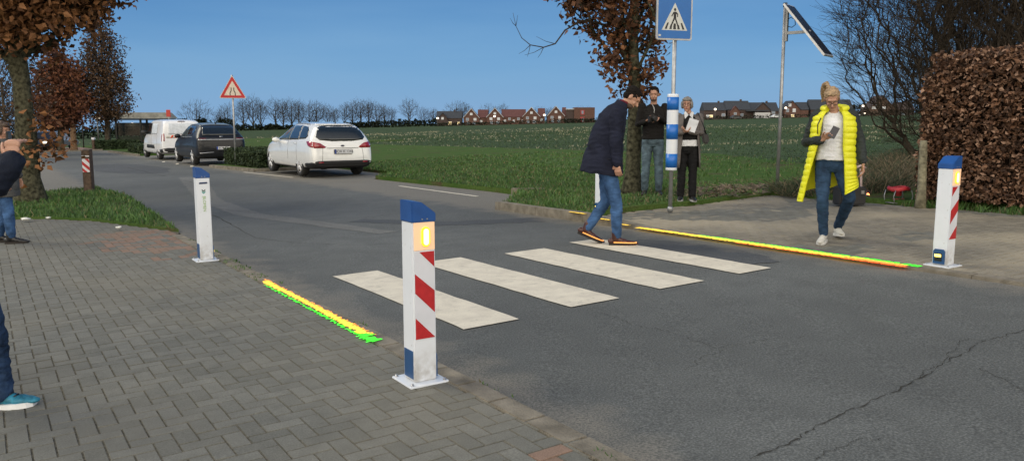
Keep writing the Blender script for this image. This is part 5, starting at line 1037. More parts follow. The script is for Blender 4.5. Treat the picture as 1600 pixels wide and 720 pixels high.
far_car(place(84, 66), R(-20), M('far_paint_grey', (.22, .26, .30), rough=.3), 'grey car parked far off behind the mossy trunk', None); far_car(place(66, 62), R(-35), M('far_paint_dark', (.03, .035, .045), rough=.3), 'dark car parked far off touching the mossy trunk', HL)
for px, lab, col in ((1146, 'dark car parked before the hip-roofed house', (.05, .055, .06)), (1209, 'white vehicle beside the solar panel pole in the distance', (.6, .62, .65)), (1329, 'pale car parked under the low lit lamp', (.4, .42, .45))): far_car(place(px, 312), R(10), M('fp_%d' % px, col, rough=.4), lab)
# ================================================================== PEOPLE
SKIN = M('skin', (.42, .235, .165), rough=.5, var=.08, sss=.08, spec=.4); LIPS = M('lips', (.30, .10, .085), rough=.5); EYE = M('eye_dark', (.02, .015, .012), rough=.3)
def ball(bm, c, r, basis=None, sub=3):
    r = r if hasattr(r, '__len__') else (r, r, r); bmesh.ops.create_icosphere(bm, subdivisions=sub, radius=1, matrix=Mx.Translation(c) @ (basis or Mx()) @ Mx.Diagonal((*r, 1)))
def limb(bm, pts, rad, seg=14):
    pts = [V(p) for p in pts]; tube(bm, pts, rad, seg)
    for p, r in zip(pts, rad): ball(bm, p, r * .995, sub=2)
def loft(bm, rings, seg=28, sq=1.0):
    out = []; n = len(rings)
    for i, (c, rx, ry) in enumerate(rings):
        d = (V(rings[min(i + 1, n - 1)][0]) - V(rings[max(0, i - 1)][0])).normalized(); X = V((1, 0, 0)); X = (X - d * X.dot(d)).normalized(); Y = d.cross(X)
        out.append([bm.verts.new(V(c) + X * rx * math.copysign(abs(math.cos(a)) ** sq, math.cos(a)) + Y * ry * math.copysign(abs(math.sin(a)) ** sq, math.sin(a))) for a in [2 * PI * k / seg for k in range(seg)]])
    for a, b in zip(out, out[1:]):
        for k in range(seg): bm.faces.new((a[k], a[(k + 1) % seg], b[(k + 1) % seg], b[k]))
    bm.faces.new(out[0][::-1]); bm.faces.new(out[-1])
def blob(name, bm, mats, parent, vox=.007, smooth=3, wr=0, wscale=9, cut=None):
    bmesh.ops.recalc_face_normals(bm, faces=bm.faces); o = obj(name, bm, mats, parent); md = o.modifiers.new('r', 'REMESH'); md.mode = 'VOXEL'; md.voxel_size = vox; md.use_smooth_shade = True
    if smooth: sm = o.modifiers.new('s', 'SMOOTH'); sm.factor = .5; sm.iterations = smooth
    evaluated(o)
    me = o.data
    if len(me.materials) == 0:
        for m_ in (mats if isinstance(mats, list) else [mats]): me.materials.append(m_)
    if wr:
        n = len(me.vertices); co = np.empty(n * 3, dtype=np.float32); me.vertices.foreach_get('co', co); co = co.reshape(-1, 3); no = np.empty(n * 3, dtype=np.float32); me.vertices.foreach_get('normal', no); no = no.reshape(-1, 3)
        sd = len(name) * 1.7; amp = np.array([noise.noise(V((c[0] * wscale + sd, c[1] * wscale, c[2] * wscale * 1.6))) + .5 * (1 - abs(noise.noise(V((c[0] * wscale * 1.3, c[1] * wscale * 1.3 + sd, c[2] * wscale * 3.2))) * 3)) for c in co]) * wr
        co += no * amp[:, None]; me.vertices.foreach_set('co', co.ravel()); me.update()
    me.polygons.foreach_set('use_smooth', [True] * len(me.polygons)); return o
def paint(o, spots):
    for p in o.data.polygons:
        for c, r, i in spots:
            if (p.center - c).length < r: p.material_index = i
def basis(fwd, up):
    f = V(fwd).normalized(); x = f.cross(V(up)).normalized(); u = x.cross(f); return Mx((x, f, u)).transposed().to_4x4(), x, f, u
def head(bm, c, fwd, up, neck, s=1.0):
    B_, x, f, u = basis(fwd, up); c = V(c)
    ball(bm, c + u * .022 * s - f * .010 * s, (.073 * s, .093 * s, .092 * s), B_); ball(bm, c - u * .035 * s + f * .022 * s, (.058 * s, .068 * s, .078 * s), B_); ball(bm, c - u * .098 * s + f * .055 * s, (.028 * s, .024 * s, .020 * s), B_)
    limb(bm, [c + u * .015 * s + f * .082 * s, c - u * .028 * s + f * .108 * s], [.008 * s, .014 * s], 8); ball(bm, c - u * .062 * s + f * .083 * s, (.024 * s, .012 * s, .008 * s), B_)
    ball(bm, c + u * .032 * s + f * .080 * s, (.05 * s, .012 * s, .010 * s), B_)
    for sx in (-1, 1): ball(bm, c + x * sx * .074 * s - u * .01 * s - f * .012 * s, (.010 * s, .020 * s, .033 * s), B_); ball(bm, c + x * sx * .035 * s - u * .03 * s + f * .062 * s, (.022 * s, .02 * s, .02 * s), B_)
    limb(bm, [neck, c - u * .05 * s - f * .02 * s], [.056 * s, .050 * s])
    return B_, x, f, u
def face_spots(c, x, f, u, s=1.0): c = V(c); return [(c + x * .032 * s + f * .078 * s + u * .006 * s, .009 * s, 1), (c - x * .032 * s + f * .078 * s + u * .006 * s, .009 * s, 1), (c - u * .062 * s + f * .092 * s, .016 * s, 2)]
def hand(bm, wrist, d, nrm, side, curl=.35, s=1.0, thumb=.5):
    d = V(d).normalized(); n = V(nrm); n = (n - d * n.dot(d)).normalized(); w = d.cross(n) * side; wrist = V(wrist)
    rings = [(wrist - d * .01, .026, .019), (wrist + d * .02, .030, .018), (wrist + d * .055 * s, .040, .016), (wrist + d * .088 * s, .041, .013)]
    for c, rw, rt in rings: B_ = Mx((w, n, d)).transposed().to_4x4(); ball(bm, c, (rw * s, rt * s, .024 * s), B_, 2)
    for k, ln in ((-1.5, .84), (-.5, 1.0), (.5, .95), (1.5, .76)):
        p = wrist + d * .092 * s + w * k * .0205 * s; dd = (d + w * k * .03).normalized(); pts = [p - d * .012, p]; a = curl
        for j, l in enumerate((.042, .027, .021)):
            ca, sa = math.cos(a * (1.0 + .5 * j)), math.sin(a * (1.0 + .5 * j)); dd = (dd * ca + n * sa).normalized(); nn = n; p = p + dd * l * ln * s; pts.append(p)
        limb(bm, pts, [.0105 * s, .0098 * s, .0090 * s, .0082 * s, .0070 * s], 8)
    p = wrist + d * .028 * s - w * .028 * s; pts = [p]; dd = (d * .75 - w * .62 + n * .25).normalized()
    for l in (.036, .03, .024): p = p + dd * l * s; pts.append(p); dd = (dd + d * .35 + n * thumb * .5).normalized()
    limb(bm, pts, [.015 * s, .0125 * s, .0105 * s, .008 * s], 8)
def foot_pts(ankle, d, pitch=0):
    d = V(d); d.z = 0; d.normalize(); x = V((d.y, -d.x, 0)); return d, x
def shoe(parent, ankle, d, up_mat, sole_mat, pitch=0, h=.085, L_=.28, boot=0, name='shoe', w=1.0, band=None, lace=None):
    """ankle sits h above the sole; pitch>0 lifts the heel"""
    d, x = foot_pts(ankle, d); Rm = Mx.Rotation(pitch, 4, x) if pitch else Mx(); A = V(ankle)
    def q(y, side, z): return A + (Rm @ (d * y + x * side + V((0, 0, z - h))))
    bm = bmesh.new(); up = (Rm @ V((0, 0, 1)))
    for y, ww, hh, z in ((-.055, .032, .036, .045), (-.02, .036, .044, .055), (.03, .037, .040, .052), (.08, .041, .032, .042), (.13, .044, .026, .034), (.17, .040, .021, .029), (.195, .030, .016, .025)):
        y *= L_ / .28; Bm = Mx((x, (Rm @ d), up)).transposed().to_4x4(); ball(bm, q(y, 0, z), (ww * w, .045, hh), Bm, 2)
    if boot: limb(bm, [q(-.01, 0, .07), q(-.012, 0, .07 + boot)], [.045, .047])
    else: limb(bm, [q(-.012, 0, .06), q(-.015, 0, .095)], [.040, .040])
    so = blob(name, bm, up_mat, parent, .006, 2)
    bm = bmesh.new(); out = []
    prof = [(-.085, .020), (-.075, .034), (-.03, .038), (.03, .038), (.09, .045), (.14, .046), (.185, .036), (.212, .018)]; loopp = [(y, ww) for y, ww in prof] + [(y, -ww) for y, ww in prof[::-1]]
    T = Mx.Translation(q(0, 0, 0)) @ Mx((x, (Rm @ d), up)).transposed().to_4x4(); prism(bm, [(ww * w * 1.04, y * L_ / .28) for y, ww in loopp], -.002, .026, T); bmesh.ops.recalc_face_normals(bm, faces=bm.faces); obj('sole', bm, sole_mat, so)
    if band: bm = bmesh.new(); prism(bm, [(ww * w * 1.12 + (.004 if ww > 0 else -.004), y * L_ / .28 * 1.02) for y, ww in loopp if y > -.06], .030, .039, T); bmesh.ops.recalc_face_normals(bm, faces=bm.faces); obj('projected_light_band', bm, band, so)
    if lace:
        bm = bmesh.new()
        for i in range(4): tube(bm, [q(.03 + .024 * i, -.024, .088 - .010 * i), q(.04 + .024 * i, 0, .097 - .011 * i), q(.03 + .024 * i, .024, .088 - .010 * i)], .0045, 5)
        obj('laces', bm, lace, so)
    return so
def shell(name, rings, mat_, parent, thick=.012, seg=40, quilt=0, qp=.062, sub=6, folds=.0):
    """open-front garment: rings (z, cx, cy, rx, ry, gap_left, gap_right) with +Y the front; gaps in radians from the front line"""
    R_ = []
    for a, b in zip(rings, rings[1:]):
        for k in range(sub): f = k / sub; R_.append([a[i] + (b[i] - a[i]) * f for i in range(7)])
    R_.append(list(rings[-1])); bm = bmesh.new(); outer = []; inner = []
    for ri, (z, cx, cy, rx, ry, gl, gr) in enumerate(R_):
        ph = abs(math.sin(PI * z / qp)) if quilt else 0; o_ = []; i_ = []
        for k in range(seg + 1):
            a = PI / 2 + gr + (2 * PI - gl - gr) * k / seg; edge = min(1, min(k, seg - k) / 2); e = quilt * (ph ** .5) * edge + folds * math.sin(a * 7 + z * 3) * (1 if z < rings[0][0] else 1)
            c_, s_ = math.cos(a), math.sin(a); sx_ = math.copysign(abs(c_) ** .85, c_); sy_ = math.copysign(abs(s_) ** .85, s_)
            o_.append(bm.verts.new((cx + (rx + e) * sx_, cy + (ry + e) * sy_, z))); i_.append(bm.verts.new((cx + (rx - thick) * sx_, cy + (ry - thick) * sy_, z)))
        outer.append(o_); inner.append(i_)
    for ri in range(len(R_) - 1):
        for k in range(seg):
            bm.faces.new((outer[ri][k], outer[ri][k + 1], outer[ri + 1][k + 1], outer[ri + 1][k])); bm.faces.new((inner[ri][k + 1], inner[ri][k], inner[ri + 1][k], inner[ri + 1][k + 1]))
        for k in (0, seg): bm.faces.new((outer[ri][k], outer[ri + 1][k], inner[ri + 1][k], inner[ri][k]))
    for ri in (0, -1):
        for k in range(seg): bm.faces.new((outer[ri][k], inner[ri][k], inner[ri][k + 1], outer[ri][k + 1]))
    bmesh.ops.recalc_face_normals(bm, faces=bm.faces); return obj(name, bm, mat_, parent, True)
def hairmesh(c, x, f, u, B_, mat_, parent, kind='short', s=1.0):
    bm = bmesh.new(); c = V(c); ball(bm, c + u * .036 * s - f * .024 * s, (.080 * s, .094 * s, .086 * s), B_, 4)
    if kind == 'short': ball(bm, c + u * .092 * s + f * .028 * s, (.054 * s, .036 * s, .020 * s), B_); ball(bm, c - u * .02 * s - f * .055 * s, (.07 * s, .05 * s, .055 * s), B_)
    if kind == 'bob': ball(bm, c + u * .075 * s + f * .05 * s, (.072 * s, .045 * s, .03 * s), B_); [ball(bm, c + x * sx * .072 * s - u * .01 * s - f * .01 * s, (.024 * s, .06 * s, .065 * s), B_) for sx in (-1, 1)]; ball(bm, c - u * .03 * s - f * .06 * s, (.075 * s, .05 * s, .07 * s), B_)
    if kind == 'pony':
        ball(bm, c + u * .088 * s + f * .035 * s, (.058 * s, .036 * s, .020 * s), B_); limb(bm, [c + u * .10 * s - f * .06 * s + x * .03, c + u * .125 * s - f * .11 * s + x * .05, c + u * .07 * s - f * .155 * s + x * .07, c - u * .02 * s - f * .15 * s + x * .085, c - u * .12 * s - f * .12 * s + x * .09], [.020 * s, .024 * s, .030 * s, .028 * s, .010 * s])
    return blob('hair', bm, mat_, parent, .006, 1, wr=.007, wscale=38)
def cloth(name, col, rough=.85, bump=.35, bs=55, var=.18, sc=9, **k): return M(name, col, rough=rough, bump=bump, bscale=bs, var=var, scale=sc, spec=.2, **k)
JEAN = cloth('jeans_blue', (.042, .095, .21), var=.55, sc=7); JEAN2 = cloth('jeans_dark', (.022, .048, .095), var=.45, sc=8); JEAN3 = cloth('jeans_grey', (.085, .125, .155), var=.55, sc=7)
def trousers(name, mat_, parent, pel, hips, knees, ankles, r=(.098, .070, .052), hipw=.165, hipd=.115, top=.10, wr=.006):
    bm = bmesh.new(); p = V(pel); loft(bm, [(p + V((0, 0, top)), hipw * .86, hipd * .85), (p + V((0, 0, .03)), hipw * .97, hipd), (p - V((0, 0, .05)), hipw, hipd), (p - V((0, 0, .11)), hipw * .8, hipd * .8)])
    for h_, k_, a_ in zip(hips, knees, ankles):
        h_, k_, a_ = V(h_), V(k_), V(a_); limb(bm, [h_, h_.lerp(k_, .5), k_, k_.lerp(a_, .3), a_.lerp(k_, .2), a_], [r[0], (r[0] + r[1]) * .53, r[1], r[1] * 1.0, (r[1] + r[2]) * .48, r[2]])
    return blob(name, bm, mat_, parent, .007, 2, wr=wr, wscale=11)
def body_core(bm, pel, chest, neck, hips, knees, ankles, sh, el, wrs):
    loft(bm, [(V(pel) - V((0, 0, .08)), .10, .08), (V(pel), .14, .095), (V(pel).lerp(V(chest), .5), .115, .085), (chest, .145, .10), (V(chest).lerp(V(neck), .7), .12, .075), (neck, .05, .05)])
    for h_, k_, a_ in zip(hips, knees, ankles): limb(bm, [h_, k_, a_], [.07, .045, .032])
    for s_, e_, w_ in zip(sh, el, wrs): limb(bm, [s_, e_, w_], [.042, .034, .026])
# ---- 1. woman in the yellow quilted vest
p = G(1293, 378, .02); w1 = empty('person', p, R(156), 'woman in a long bright yellow quilted vest looking down at her phone', 'person', None)
hips = [(.085, 0, .86), (-.085, 0, .86)]; knees = [(.07, .12, .48), (-.20, .06, .49)]; ank = [(.045, .05, .10), (-.085, -.38, .13)]; sh = [(.165, -.01, 1.375), (-.165, -.01, 1.375)]; el = [(.27, -.04, 1.09), (-.265, -.05, 1.10)]; wr_ = [(.10, .22, 1.12), (-.31, .03, .88)]
hc = V((.03, .075, 1.555)); fw = (-.10, .79, -.60); upv = (0, .60, .79)
bm = bmesh.new(); body_core(bm, (0, 0, .93), (0, 0, 1.24), (0, .0, 1.42), hips, knees, ank, sh, el, wr_); B_, x, f, u = head(bm, hc, fw, upv, (0, 0, 1.40), .98)
hand(bm, wr_[0], (-.72, .35, .50), (-.2, .75, -.25), 1, .55); hand(bm, wr_[1], (-.12, .10, -1), (1, 0, 0), -1, .45)
o = blob('body', bm, [SKIN, EYE, LIPS], w1, .0055, 2); paint(o, face_spots(hc, x, f, u, .98))
hairmesh(hc, x, f, u, B_, M('hair_blond', (.30, .205, .115), rough=.55, var=.4, scale=40), w1, 'pony', .98)
bm = bmesh.new()
for sx in (-1, 1):
    c_ = hc + x * sx * .033 + f * .096 + u * .004; tube(bm, [c_ + x * .027 * math.cos(a) + u * .02 * math.sin(a) for a in [2 * PI * i / 14 for i in range(15)]], .0032, 5); tube(bm, [c_ + x * sx * .027, hc + x * sx * .076 - f * .01], .003, 5)
tube(bm, [hc + x * .007 + f * .100 + u * .006, hc - x * .007 + f * .100 + u * .006], .003, 5); obj('glasses', bm, M('frames_dark', (.02, .012, .01), rough=.3), w1)
bm = bmesh.new(); loft(bm, [((0, .01, .90), .165, .125), ((0, .01, 1.0), .155, .125), ((0, .01, 1.15), .15, .125), ((0, .0, 1.28), .165, .125), ((0, -.01, 1.37), .15, .095), ((0, 0, 1.415), .075, .068), ((0, .01, 1.43), .062, .06)]); blob('white_top', bm, cloth('cotton_white', (.66, .67, .70), var=.06), w1, .007, 3, wr=.008, wscale=8)
trousers('jeans', JEAN2, w1, (0, 0, .88), hips, knees, ank, (.088, .062, .046), .150, .112, .08)
SLV = cloth('sleeve_charcoal', (.028, .034, .034), rough=.75, bump=.5, bs=30)
for i in (0, 1):
    bm = bmesh.new(); a, b_, c_ = V(sh[i]), V(el[i]), V(wr_[i]); limb(bm, [a, a.lerp(b_, .5), b_, b_.lerp(c_, .5), c_.lerp(b_, .08)], [.076, .066, .058, .052, .046]); ob = blob('sleeve', bm, SLV, w1, .007, 3, wr=.007, wscale=16)
YEL = M('quilt_yellow', (.70, .70, .012), rough=.45, var=.10, scale=10, bump=.4, bscale=40, spec=.5)
shell('quilted_vest', [(.44, .03, -.02, .30, .185, .95, .62), (.62, .02, -.01, .28, .180, .92, .60), (.85, .01, 0, .25, .172, .82, .56), (1.05, .005, .005, .225, .165, .66, .48), (1.25, 0, .005, .225, .163, .52, .42), (1.36, 0, 0, .208, .142, .50, .42), (1.42, 0, -.01, .135, .115, .55, .48)], YEL, w1, .016, 44, .012, .066, 30)
bm = bmesh.new(); pts = [(.085 + .0 * i, 0, 0) for i in range(2)]
coll = []
for k in range(15):
    a = PI / 2 + .58 + (2 * PI - 1.2) * k / 14; coll.append((.118 * math.cos(a), -.01 + .108 * math.sin(a), 1.425 + .035 * (1 - abs(k - 7) / 7) + .012))
tube(bm, coll, [.034] * 15, 10); blob('collar', bm, YEL, w1, .007, 2)
bm = bmesh.new(); tube(bm, [(.125, .135, 1.35), (.155, .140, 1.28), (.15, .145, 1.18)], .006, 5); tube(bm, [(.105, .150, 1.30), (.107, .158, 1.2)], .004, 5); obj('zip', bm, BLACK, w1)
for o_ in w1.children:
    if o_.name.startswith('quilted_vest'):
        for v_ in o_.data.vertices:
            if v_.co.z < .75: k_ = (.75 - v_.co.z) / .31; v_.co.z += k_ * (max(0, -v_.co.x) * .62 + max(0, -v_.co.y) * .75)
bm = bmesh.new(); ph_m = Mx.Translation((-.015, .30, 1.20)) @ Mx.Rotation(R(-25), 4, 'Y') @ Mx.Rotation(R(38), 4, 'X')
bmesh.ops.create_cube(bm, size=1, matrix=ph_m @ Mx.Diagonal((.074, .009, .15, 1))); bmesh.ops.bevel(bm, geom=list(bm.edges), offset=.003, segments=2, affect='EDGES'); ob = obj('phone', bm, M('phone_dark', (.05, .045, .045), rough=.25), None); ob.matrix_world = Mx.Translation(p) @ Mx.Rotation(R(156), 4, 'Z'); tag(ob, 'grey smartphone held by the woman in the yellow vest', 'phone')
SNK = M('sneaker_white', (.50, .49, .45), rough=.6, var=.12, scale=20); SOLW = M('sole_white', (.60, .60, .58), rough=.6)
shoe(w1, ank[0], (.12, 1, 0), SNK, SOLW, 0, .10, .26, name='shoe', lace=SOLW); shoe(w1, ank[1], (-.25, 1, 0), SNK, SOLW, .10, .10, .26, name='shoe', lace=SOLW)
# ---- 2. man in the dark coat walking to the right
p = G(955, 381, .008); RZ2 = R(-97); w2 = empty('person', p, RZ2, 'man in a dark navy coat bending forward as he steps over the far zebra stripe', 'person')
hips = [(.085, -.06, .88), (-.085, -.06, .88)]; knees = [(.085, .05, .47), (-.08, -.07, .48)]; ank = [(.075, .06, .10), (-.07, -.27, .17)]; sh = [(.185, .03, 1.44), (-.185, .05, 1.44)]; el = [(.235, .02, 1.16), (-.22, -.02, 1.17)]; wr_ = [(.235, .045, .93), (-.20, -.02, .94)]
hc = V((0, .205, 1.640)); fw = (.10, .68, -.72); upv = (0, .72, .68)
bm = bmesh.new(); body_core(bm, (0, -.06, .93), (0, -.03, 1.28), (0, .09, 1.50), hips, knees, ank, sh, el, wr_); B_, x, f, u = head(bm, hc, fw, upv, (0, .085, 1.50), .97)
hand(bm, wr_[0], (0, .15, -1), (-.9, .3, 0), 1, .45); hand(bm, wr_[1], (0, .15, -1), (.9, .3, 0), -1, .45); o = blob('body', bm, [SKIN, EYE, LIPS], w2, .0055, 2); paint(o, face_spots(hc, x, f, u, .97))
HD = M('hair_dark', (.009, .007, .006), rough=.85, var=.3, scale=40, spec=.15); hairmesh(hc, x, f, u, B_, HD, w2, 'short', .97)
bm = bmesh.new(); ball(bm, hc - u * .075 + f * .038, (.052, .050, .044), B_); blob('beard', bm, M('beard_brown', (.07, .042, .028), rough=.8, var=.4, scale=50), w2, .006, 1, wr=.003, wscale=40)
NAVY = cloth('coat_navy', (.0125, .015, .030), rough=.9, bump=.3, bs=80, var=.25)
bm = bmesh.new(); loft(bm, [((0, -.125, .80), .255, .235), ((0, -.12, .84), .255, .240), ((0, -.10, 1.0), .240, .215), ((0, -.075, 1.15), .225, .195), ((0, -.05, 1.28), .225, .180), ((0, -.01, 1.40), .215, .160), ((0, .04, 1.49), .165, .120), ((0, .085, 1.545), .085, .085)], 32)
for i in (0, 1): a, b_, c_ = V(sh[i]), V(el[i]), V(wr_[i]); limb(bm, [a, a.lerp(b_, .5), b_, b_.lerp(c_, .5), c_], [.082, .070, .062, .056, .052])
blob('coat', bm, NAVY, w2, .008, 3, wr=.010, wscale=6)
bm = bmesh.new(); loft(bm, [((0, .055, 1.50), .098, .088), ((0, .085, 1.555), .088, .080), ((0, .105, 1.595), .074, .068)]); blob('coat_collar', bm, NAVY, w2, .006, 2)
bm = bmesh.new(); loft(bm, [((0, .10, 1.55), .066, .062), ((0, .125, 1.605), .062, .058)]); blob('scarf', bm, cloth('wine_red', (.11, .012, .022)), w2, .006, 1)
bm = bmesh.new()
for zz, yy in ((1.06, .115), (1.0, .112)): pass
tube(bm, [(.20, -.17, .965), (.235, -.07, .97), (.245, -.02, .97)], .005, 5); tube(bm, [(.20, -.24, 1.12), (.14, -.285, 1.12), (.0, -.30, 1.12), (-.1, -.29, 1.12)], .005, 5); obj('seam', bm, M('seam_navy', (.006, .007, .014), rough=.9), w2)
trousers('jeans', JEAN, w2, (0, -.06, .90), hips, knees, ank, (.092, .066, .050), .155, .12, .05)
BOOT = M('boot_brown', (.060, .018, .012), rough=.4, var=.35, scale=12); SOLB = M('sole_dark', (.018, .014, .012), rough=.8); BAND = M('band_glow', (1, .42, .12), emis=.8, ecol=(1, .36, .08))  # BAND: projected orange light falling on the boots, drawn as a glowing strip
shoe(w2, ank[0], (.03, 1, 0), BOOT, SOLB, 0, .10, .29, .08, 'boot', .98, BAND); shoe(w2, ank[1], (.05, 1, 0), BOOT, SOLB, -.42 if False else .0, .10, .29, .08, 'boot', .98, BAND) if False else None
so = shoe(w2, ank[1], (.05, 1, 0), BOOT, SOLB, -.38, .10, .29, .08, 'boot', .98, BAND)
# ---- 3. man with camera
p = G(1018, 304, .09); RZ3 = R(172); w3 = empty('person', p, RZ3, 'standing man in a black jumper holding a camera at his chest', 'person')
k = 1.03
hips = [(.09, 0, .92), (-.09, 0, .92)]; knees = [(.11, .03, .50), (-.11, .02, .50)]; ank = [(.12, 0, .10), (-.12, .02, .10)]; sh = [(.19, 0, 1.50), (-.19, 0, 1.50)]; el = [(.255, .02, 1.22), (-.25, .03, 1.23)]; wr_ = [(.14, .23, 1.26), (-.09, .23, 1.33)]
hc = V((.0, .05, 1.725)); fw = (.1, .96, -.24); upv = (0, .24, .97)
bm = bmesh.new(); body_core(bm, (0, 0, .97), (0, 0, 1.34), (0, 0, 1.55), hips, knees, ank, sh, el, wr_); B_, x, f, u = head(bm, hc, fw, upv, (0, 0, 1.54), 1.06)
hand(bm, wr_[0], (-.75, .45, .35), (-.1, -.3, 1), 1, .6); hand(bm, wr_[1], (.7, .5, -.1), (.1, -.3, -1), -1, .6); o = blob('body', bm, [SKIN, EYE, LIPS], w3, .006, 2); paint(o, face_spots(hc, x, f, u, 1.06))
hairmesh(hc, x, f, u, B_, HD, w3, 'short', 1.05)
bm = bmesh.new(); ball(bm, hc - u * .085 + f * .045, (.050, .045, .038), B_); blob('beard', bm, MATS['beard_brown'], w3, .006, 1)
JUM = cloth('jumper_black', (.014, .013, .013), rough=.95)
bm = bmesh.new(); loft(bm, [((0, 0, .96), .185, .135), ((0, 0, 1.05), .185, .135), ((0, 0, 1.2), .185, .13), ((0, 0, 1.35), .205, .135), ((0, -.005, 1.46), .195, .11), ((0, 0, 1.53), .10, .08), ((0, .005, 1.56), .07, .068)])
for i in (0, 1): a, b_, c_ = V(sh[i]), V(el[i]), V(wr_[i]); limb(bm, [a, b_, b_.lerp(c_, .5), c_], [.072, .058, .050, .042])
blob('jumper', bm, JUM, w3, .008, 3, wr=.008, wscale=9); bm = bmesh.new(); tube(bm, [(.03, .075, 1.555), (.0, .125, 1.50), (-.01, .138, 1.46), (-.005, .13, 1.40)], .006, 5); obj('lanyard', bm, M('lanyard_pale', (.5, .5, .5)), w3)
trousers('jeans', JEAN3, w3, (0, 0, .95), hips, knees, ank, (.100, .074, .060), .17, .125, .07)
for a in ank: shoe(w3, a, (.15 if a[0] > 0 else -.15, 1, 0), M('shoe_dark', (.022, .020, .020), rough=.5, var=.3), SOLB, 0, .10, .29)
bm = bmesh.new(); box(bm, (0, 0, 0), (.14, .07, .095), bev=.012); box(bm, (0, 0, .055), (.06, .05, .03), bev=.008); lathe(bm, [(.038, 0), (.040, .06), (.036, .11), (.034, .115)], seg=18, mat=Mx.Translation((-.0, .03, 0)) @ Mx.Rotation(-PI / 2, 4, 'X')); box(bm, (.065, .01, -.01), (.03, .085, .1), bev=.01)
ob = obj('camera', bm, BLACK); ob.matrix_world = Mx.Translation(p) @ Mx.Rotation(RZ3, 4, 'Z') @ Mx.Translation((.02, .33, 1.31)) @ Mx.Rotation(R(20), 4, 'Z'); tag(ob, 'black camera held by the man in the black jumper', 'camera')
# ---- 4. older woman with papers
p = G(1072, 313, .085); RZ4 = R(170); w4 = empty('person', p, RZ4, 'older woman with short grey hair in a long grey cardigan beside the banded pole', 'person')
hips = [(.08, 0, .83), (-.08, 0, .83)]; knees = [(.085, .02, .46), (-.09, .02, .46)]; ank = [(.09, 0, .09), (-.09, .04, .09)]; sh = [(.155, 0, 1.33), (-.165, 0, 1.33)]; el = [(.22, .02, 1.08), (-.195, .03, 1.08)]; wr_ = [(.10, .20, 1.09), (-.02, .21, 1.10)]
hc = V((.03, .03, 1.53)); fw = (.12, .99, -.05); upv = (0, .05, 1)
bm = bmesh.new(); body_core(bm, (0, 0, .88), (0, 0, 1.20), (0, 0, 1.38), hips, knees, ank, sh, el, wr_); B_, x, f, u = head(bm, hc, fw, upv, (0, 0, 1.37), .98)
hand(bm, wr_[0], (-.9, .3, .15), (0, 0, 1), 1, .5); hand(bm, wr_[1], (.8, .4, .15), (0, 0, 1), -1, .5); o = blob('body', bm, [SKIN, EYE, LIPS], w4, .006, 2); paint(o, face_spots(hc, x, f, u, .98))
hairmesh(hc, x, f, u, B_, M('hair_grey', (.20, .19, .18), rough=.7, var=.4, scale=40), w4, 'bob', .98)
bm = bmesh.new()
for sx in (-1, 1):
    c_ = hc + x * sx * .033 + f * .094 + u * .004; tube(bm, [c_ + x * .025 * math.cos(a) + u * .02 * math.sin(a) for a in [2 * PI * i / 14 for i in range(15)]], .003, 5); tube(bm, [c_ + x * sx * .025, hc + x * sx * .074], .003, 5)
obj('glasses', bm, MATS['frames_dark'], w4)
bm = bmesh.new(); loft(bm, [((0, 0, .96), .16, .125), ((0, 0, 1.15), .16, .125), ((0, 0, 1.27), .16, .12), ((0, 0, 1.34), .13, .09), ((0, 0, 1.38), .07, .065)]); blob('black_top', bm, cloth('top_black', (.012, .012, .013)), w4, .007, 2)
bm = bmesh.new(); loft(bm, [((0, 0, .87), .165, .13), ((0, 0, .97), .162, .128)]); blob('shirt_hem', bm, MATS['cotton_white'], w4, .007, 1, wr=.006, wscale=14)
bm = bmesh.new()
for sx in (-1, 1): prism(bm, [(sx * .005, 1.36), (sx * .05, 1.42), (sx * .075, 1.40), (sx * .06, 1.30)][::sx], -.118, -.105, UPR @ Mx.Diagonal((1, 1, 1, 1)))
bmesh.ops.recalc_face_normals(bm, faces=bm.faces); obj('shirt_collar', bm, MATS['cotton_white'], w4)
trousers('trousers', cloth('trouser_black', (.010, .010, .011)), w4, (0, 0, .86), hips, knees, ank, (.088, .066, .060), .155, .118, .06)
CARD = cloth('cardigan_grey', (.135, .122, .118), rough=.95, var=.2); shell('cardigan', [(.53, 0, 0, .215, .155, .55, 1.1), (.8, 0, 0, .205, .15, .5, 1.0), (1.0, 0, 0, .19, .145, .45, .85), (1.2, 0, 0, .185, .14, .42, .7), (1.31, 0, 0, .175, .122, .42, .6), (1.37, 0, -.01, .11, .09, .5, .6)], CARD, w4, .012, 36, 0, .06, 3, .004)
for i in (0, 1):
    bm = bmesh.new(); a, b_, c_ = V(sh[i]), V(el[i]), V(wr_[i]); limb(bm, [a, b_, b_.lerp(c_, .5), c_], [.068, .055, .048, .040]); blob('sleeve', bm, CARD, w4, .008, 2, wr=.006, wscale=14)
for a in ank: shoe(w4, a, (.1 if a[0] > 0 else -.2, 1, 0), BLACK, M('sole_pale', (.35, .35, .35)), 0, .09, .25)
MW4 = Mx.Translation(p) @ Mx.Rotation(RZ4, 4, 'Z')
bm = bmesh.new(); box(bm, (0, 0, 0), (.15, .008, .20)); ob = obj('papers', bm, M('paper_white', (.62, .64, .68), rough=.7)); ob.matrix_world = MW4 @ Mx.Translation((-.05, .25, 1.20)) @ Mx.Rotation(R(-18), 4, 'Y'); tag(ob, 'white papers held in front of the older woman', 'papers')
bg = empty('shoulder_bag', MW4 @ V((-.27, .03, .92)), RZ4, 'small black shoulder bag hanging at the older woman\'s side', 'bag')
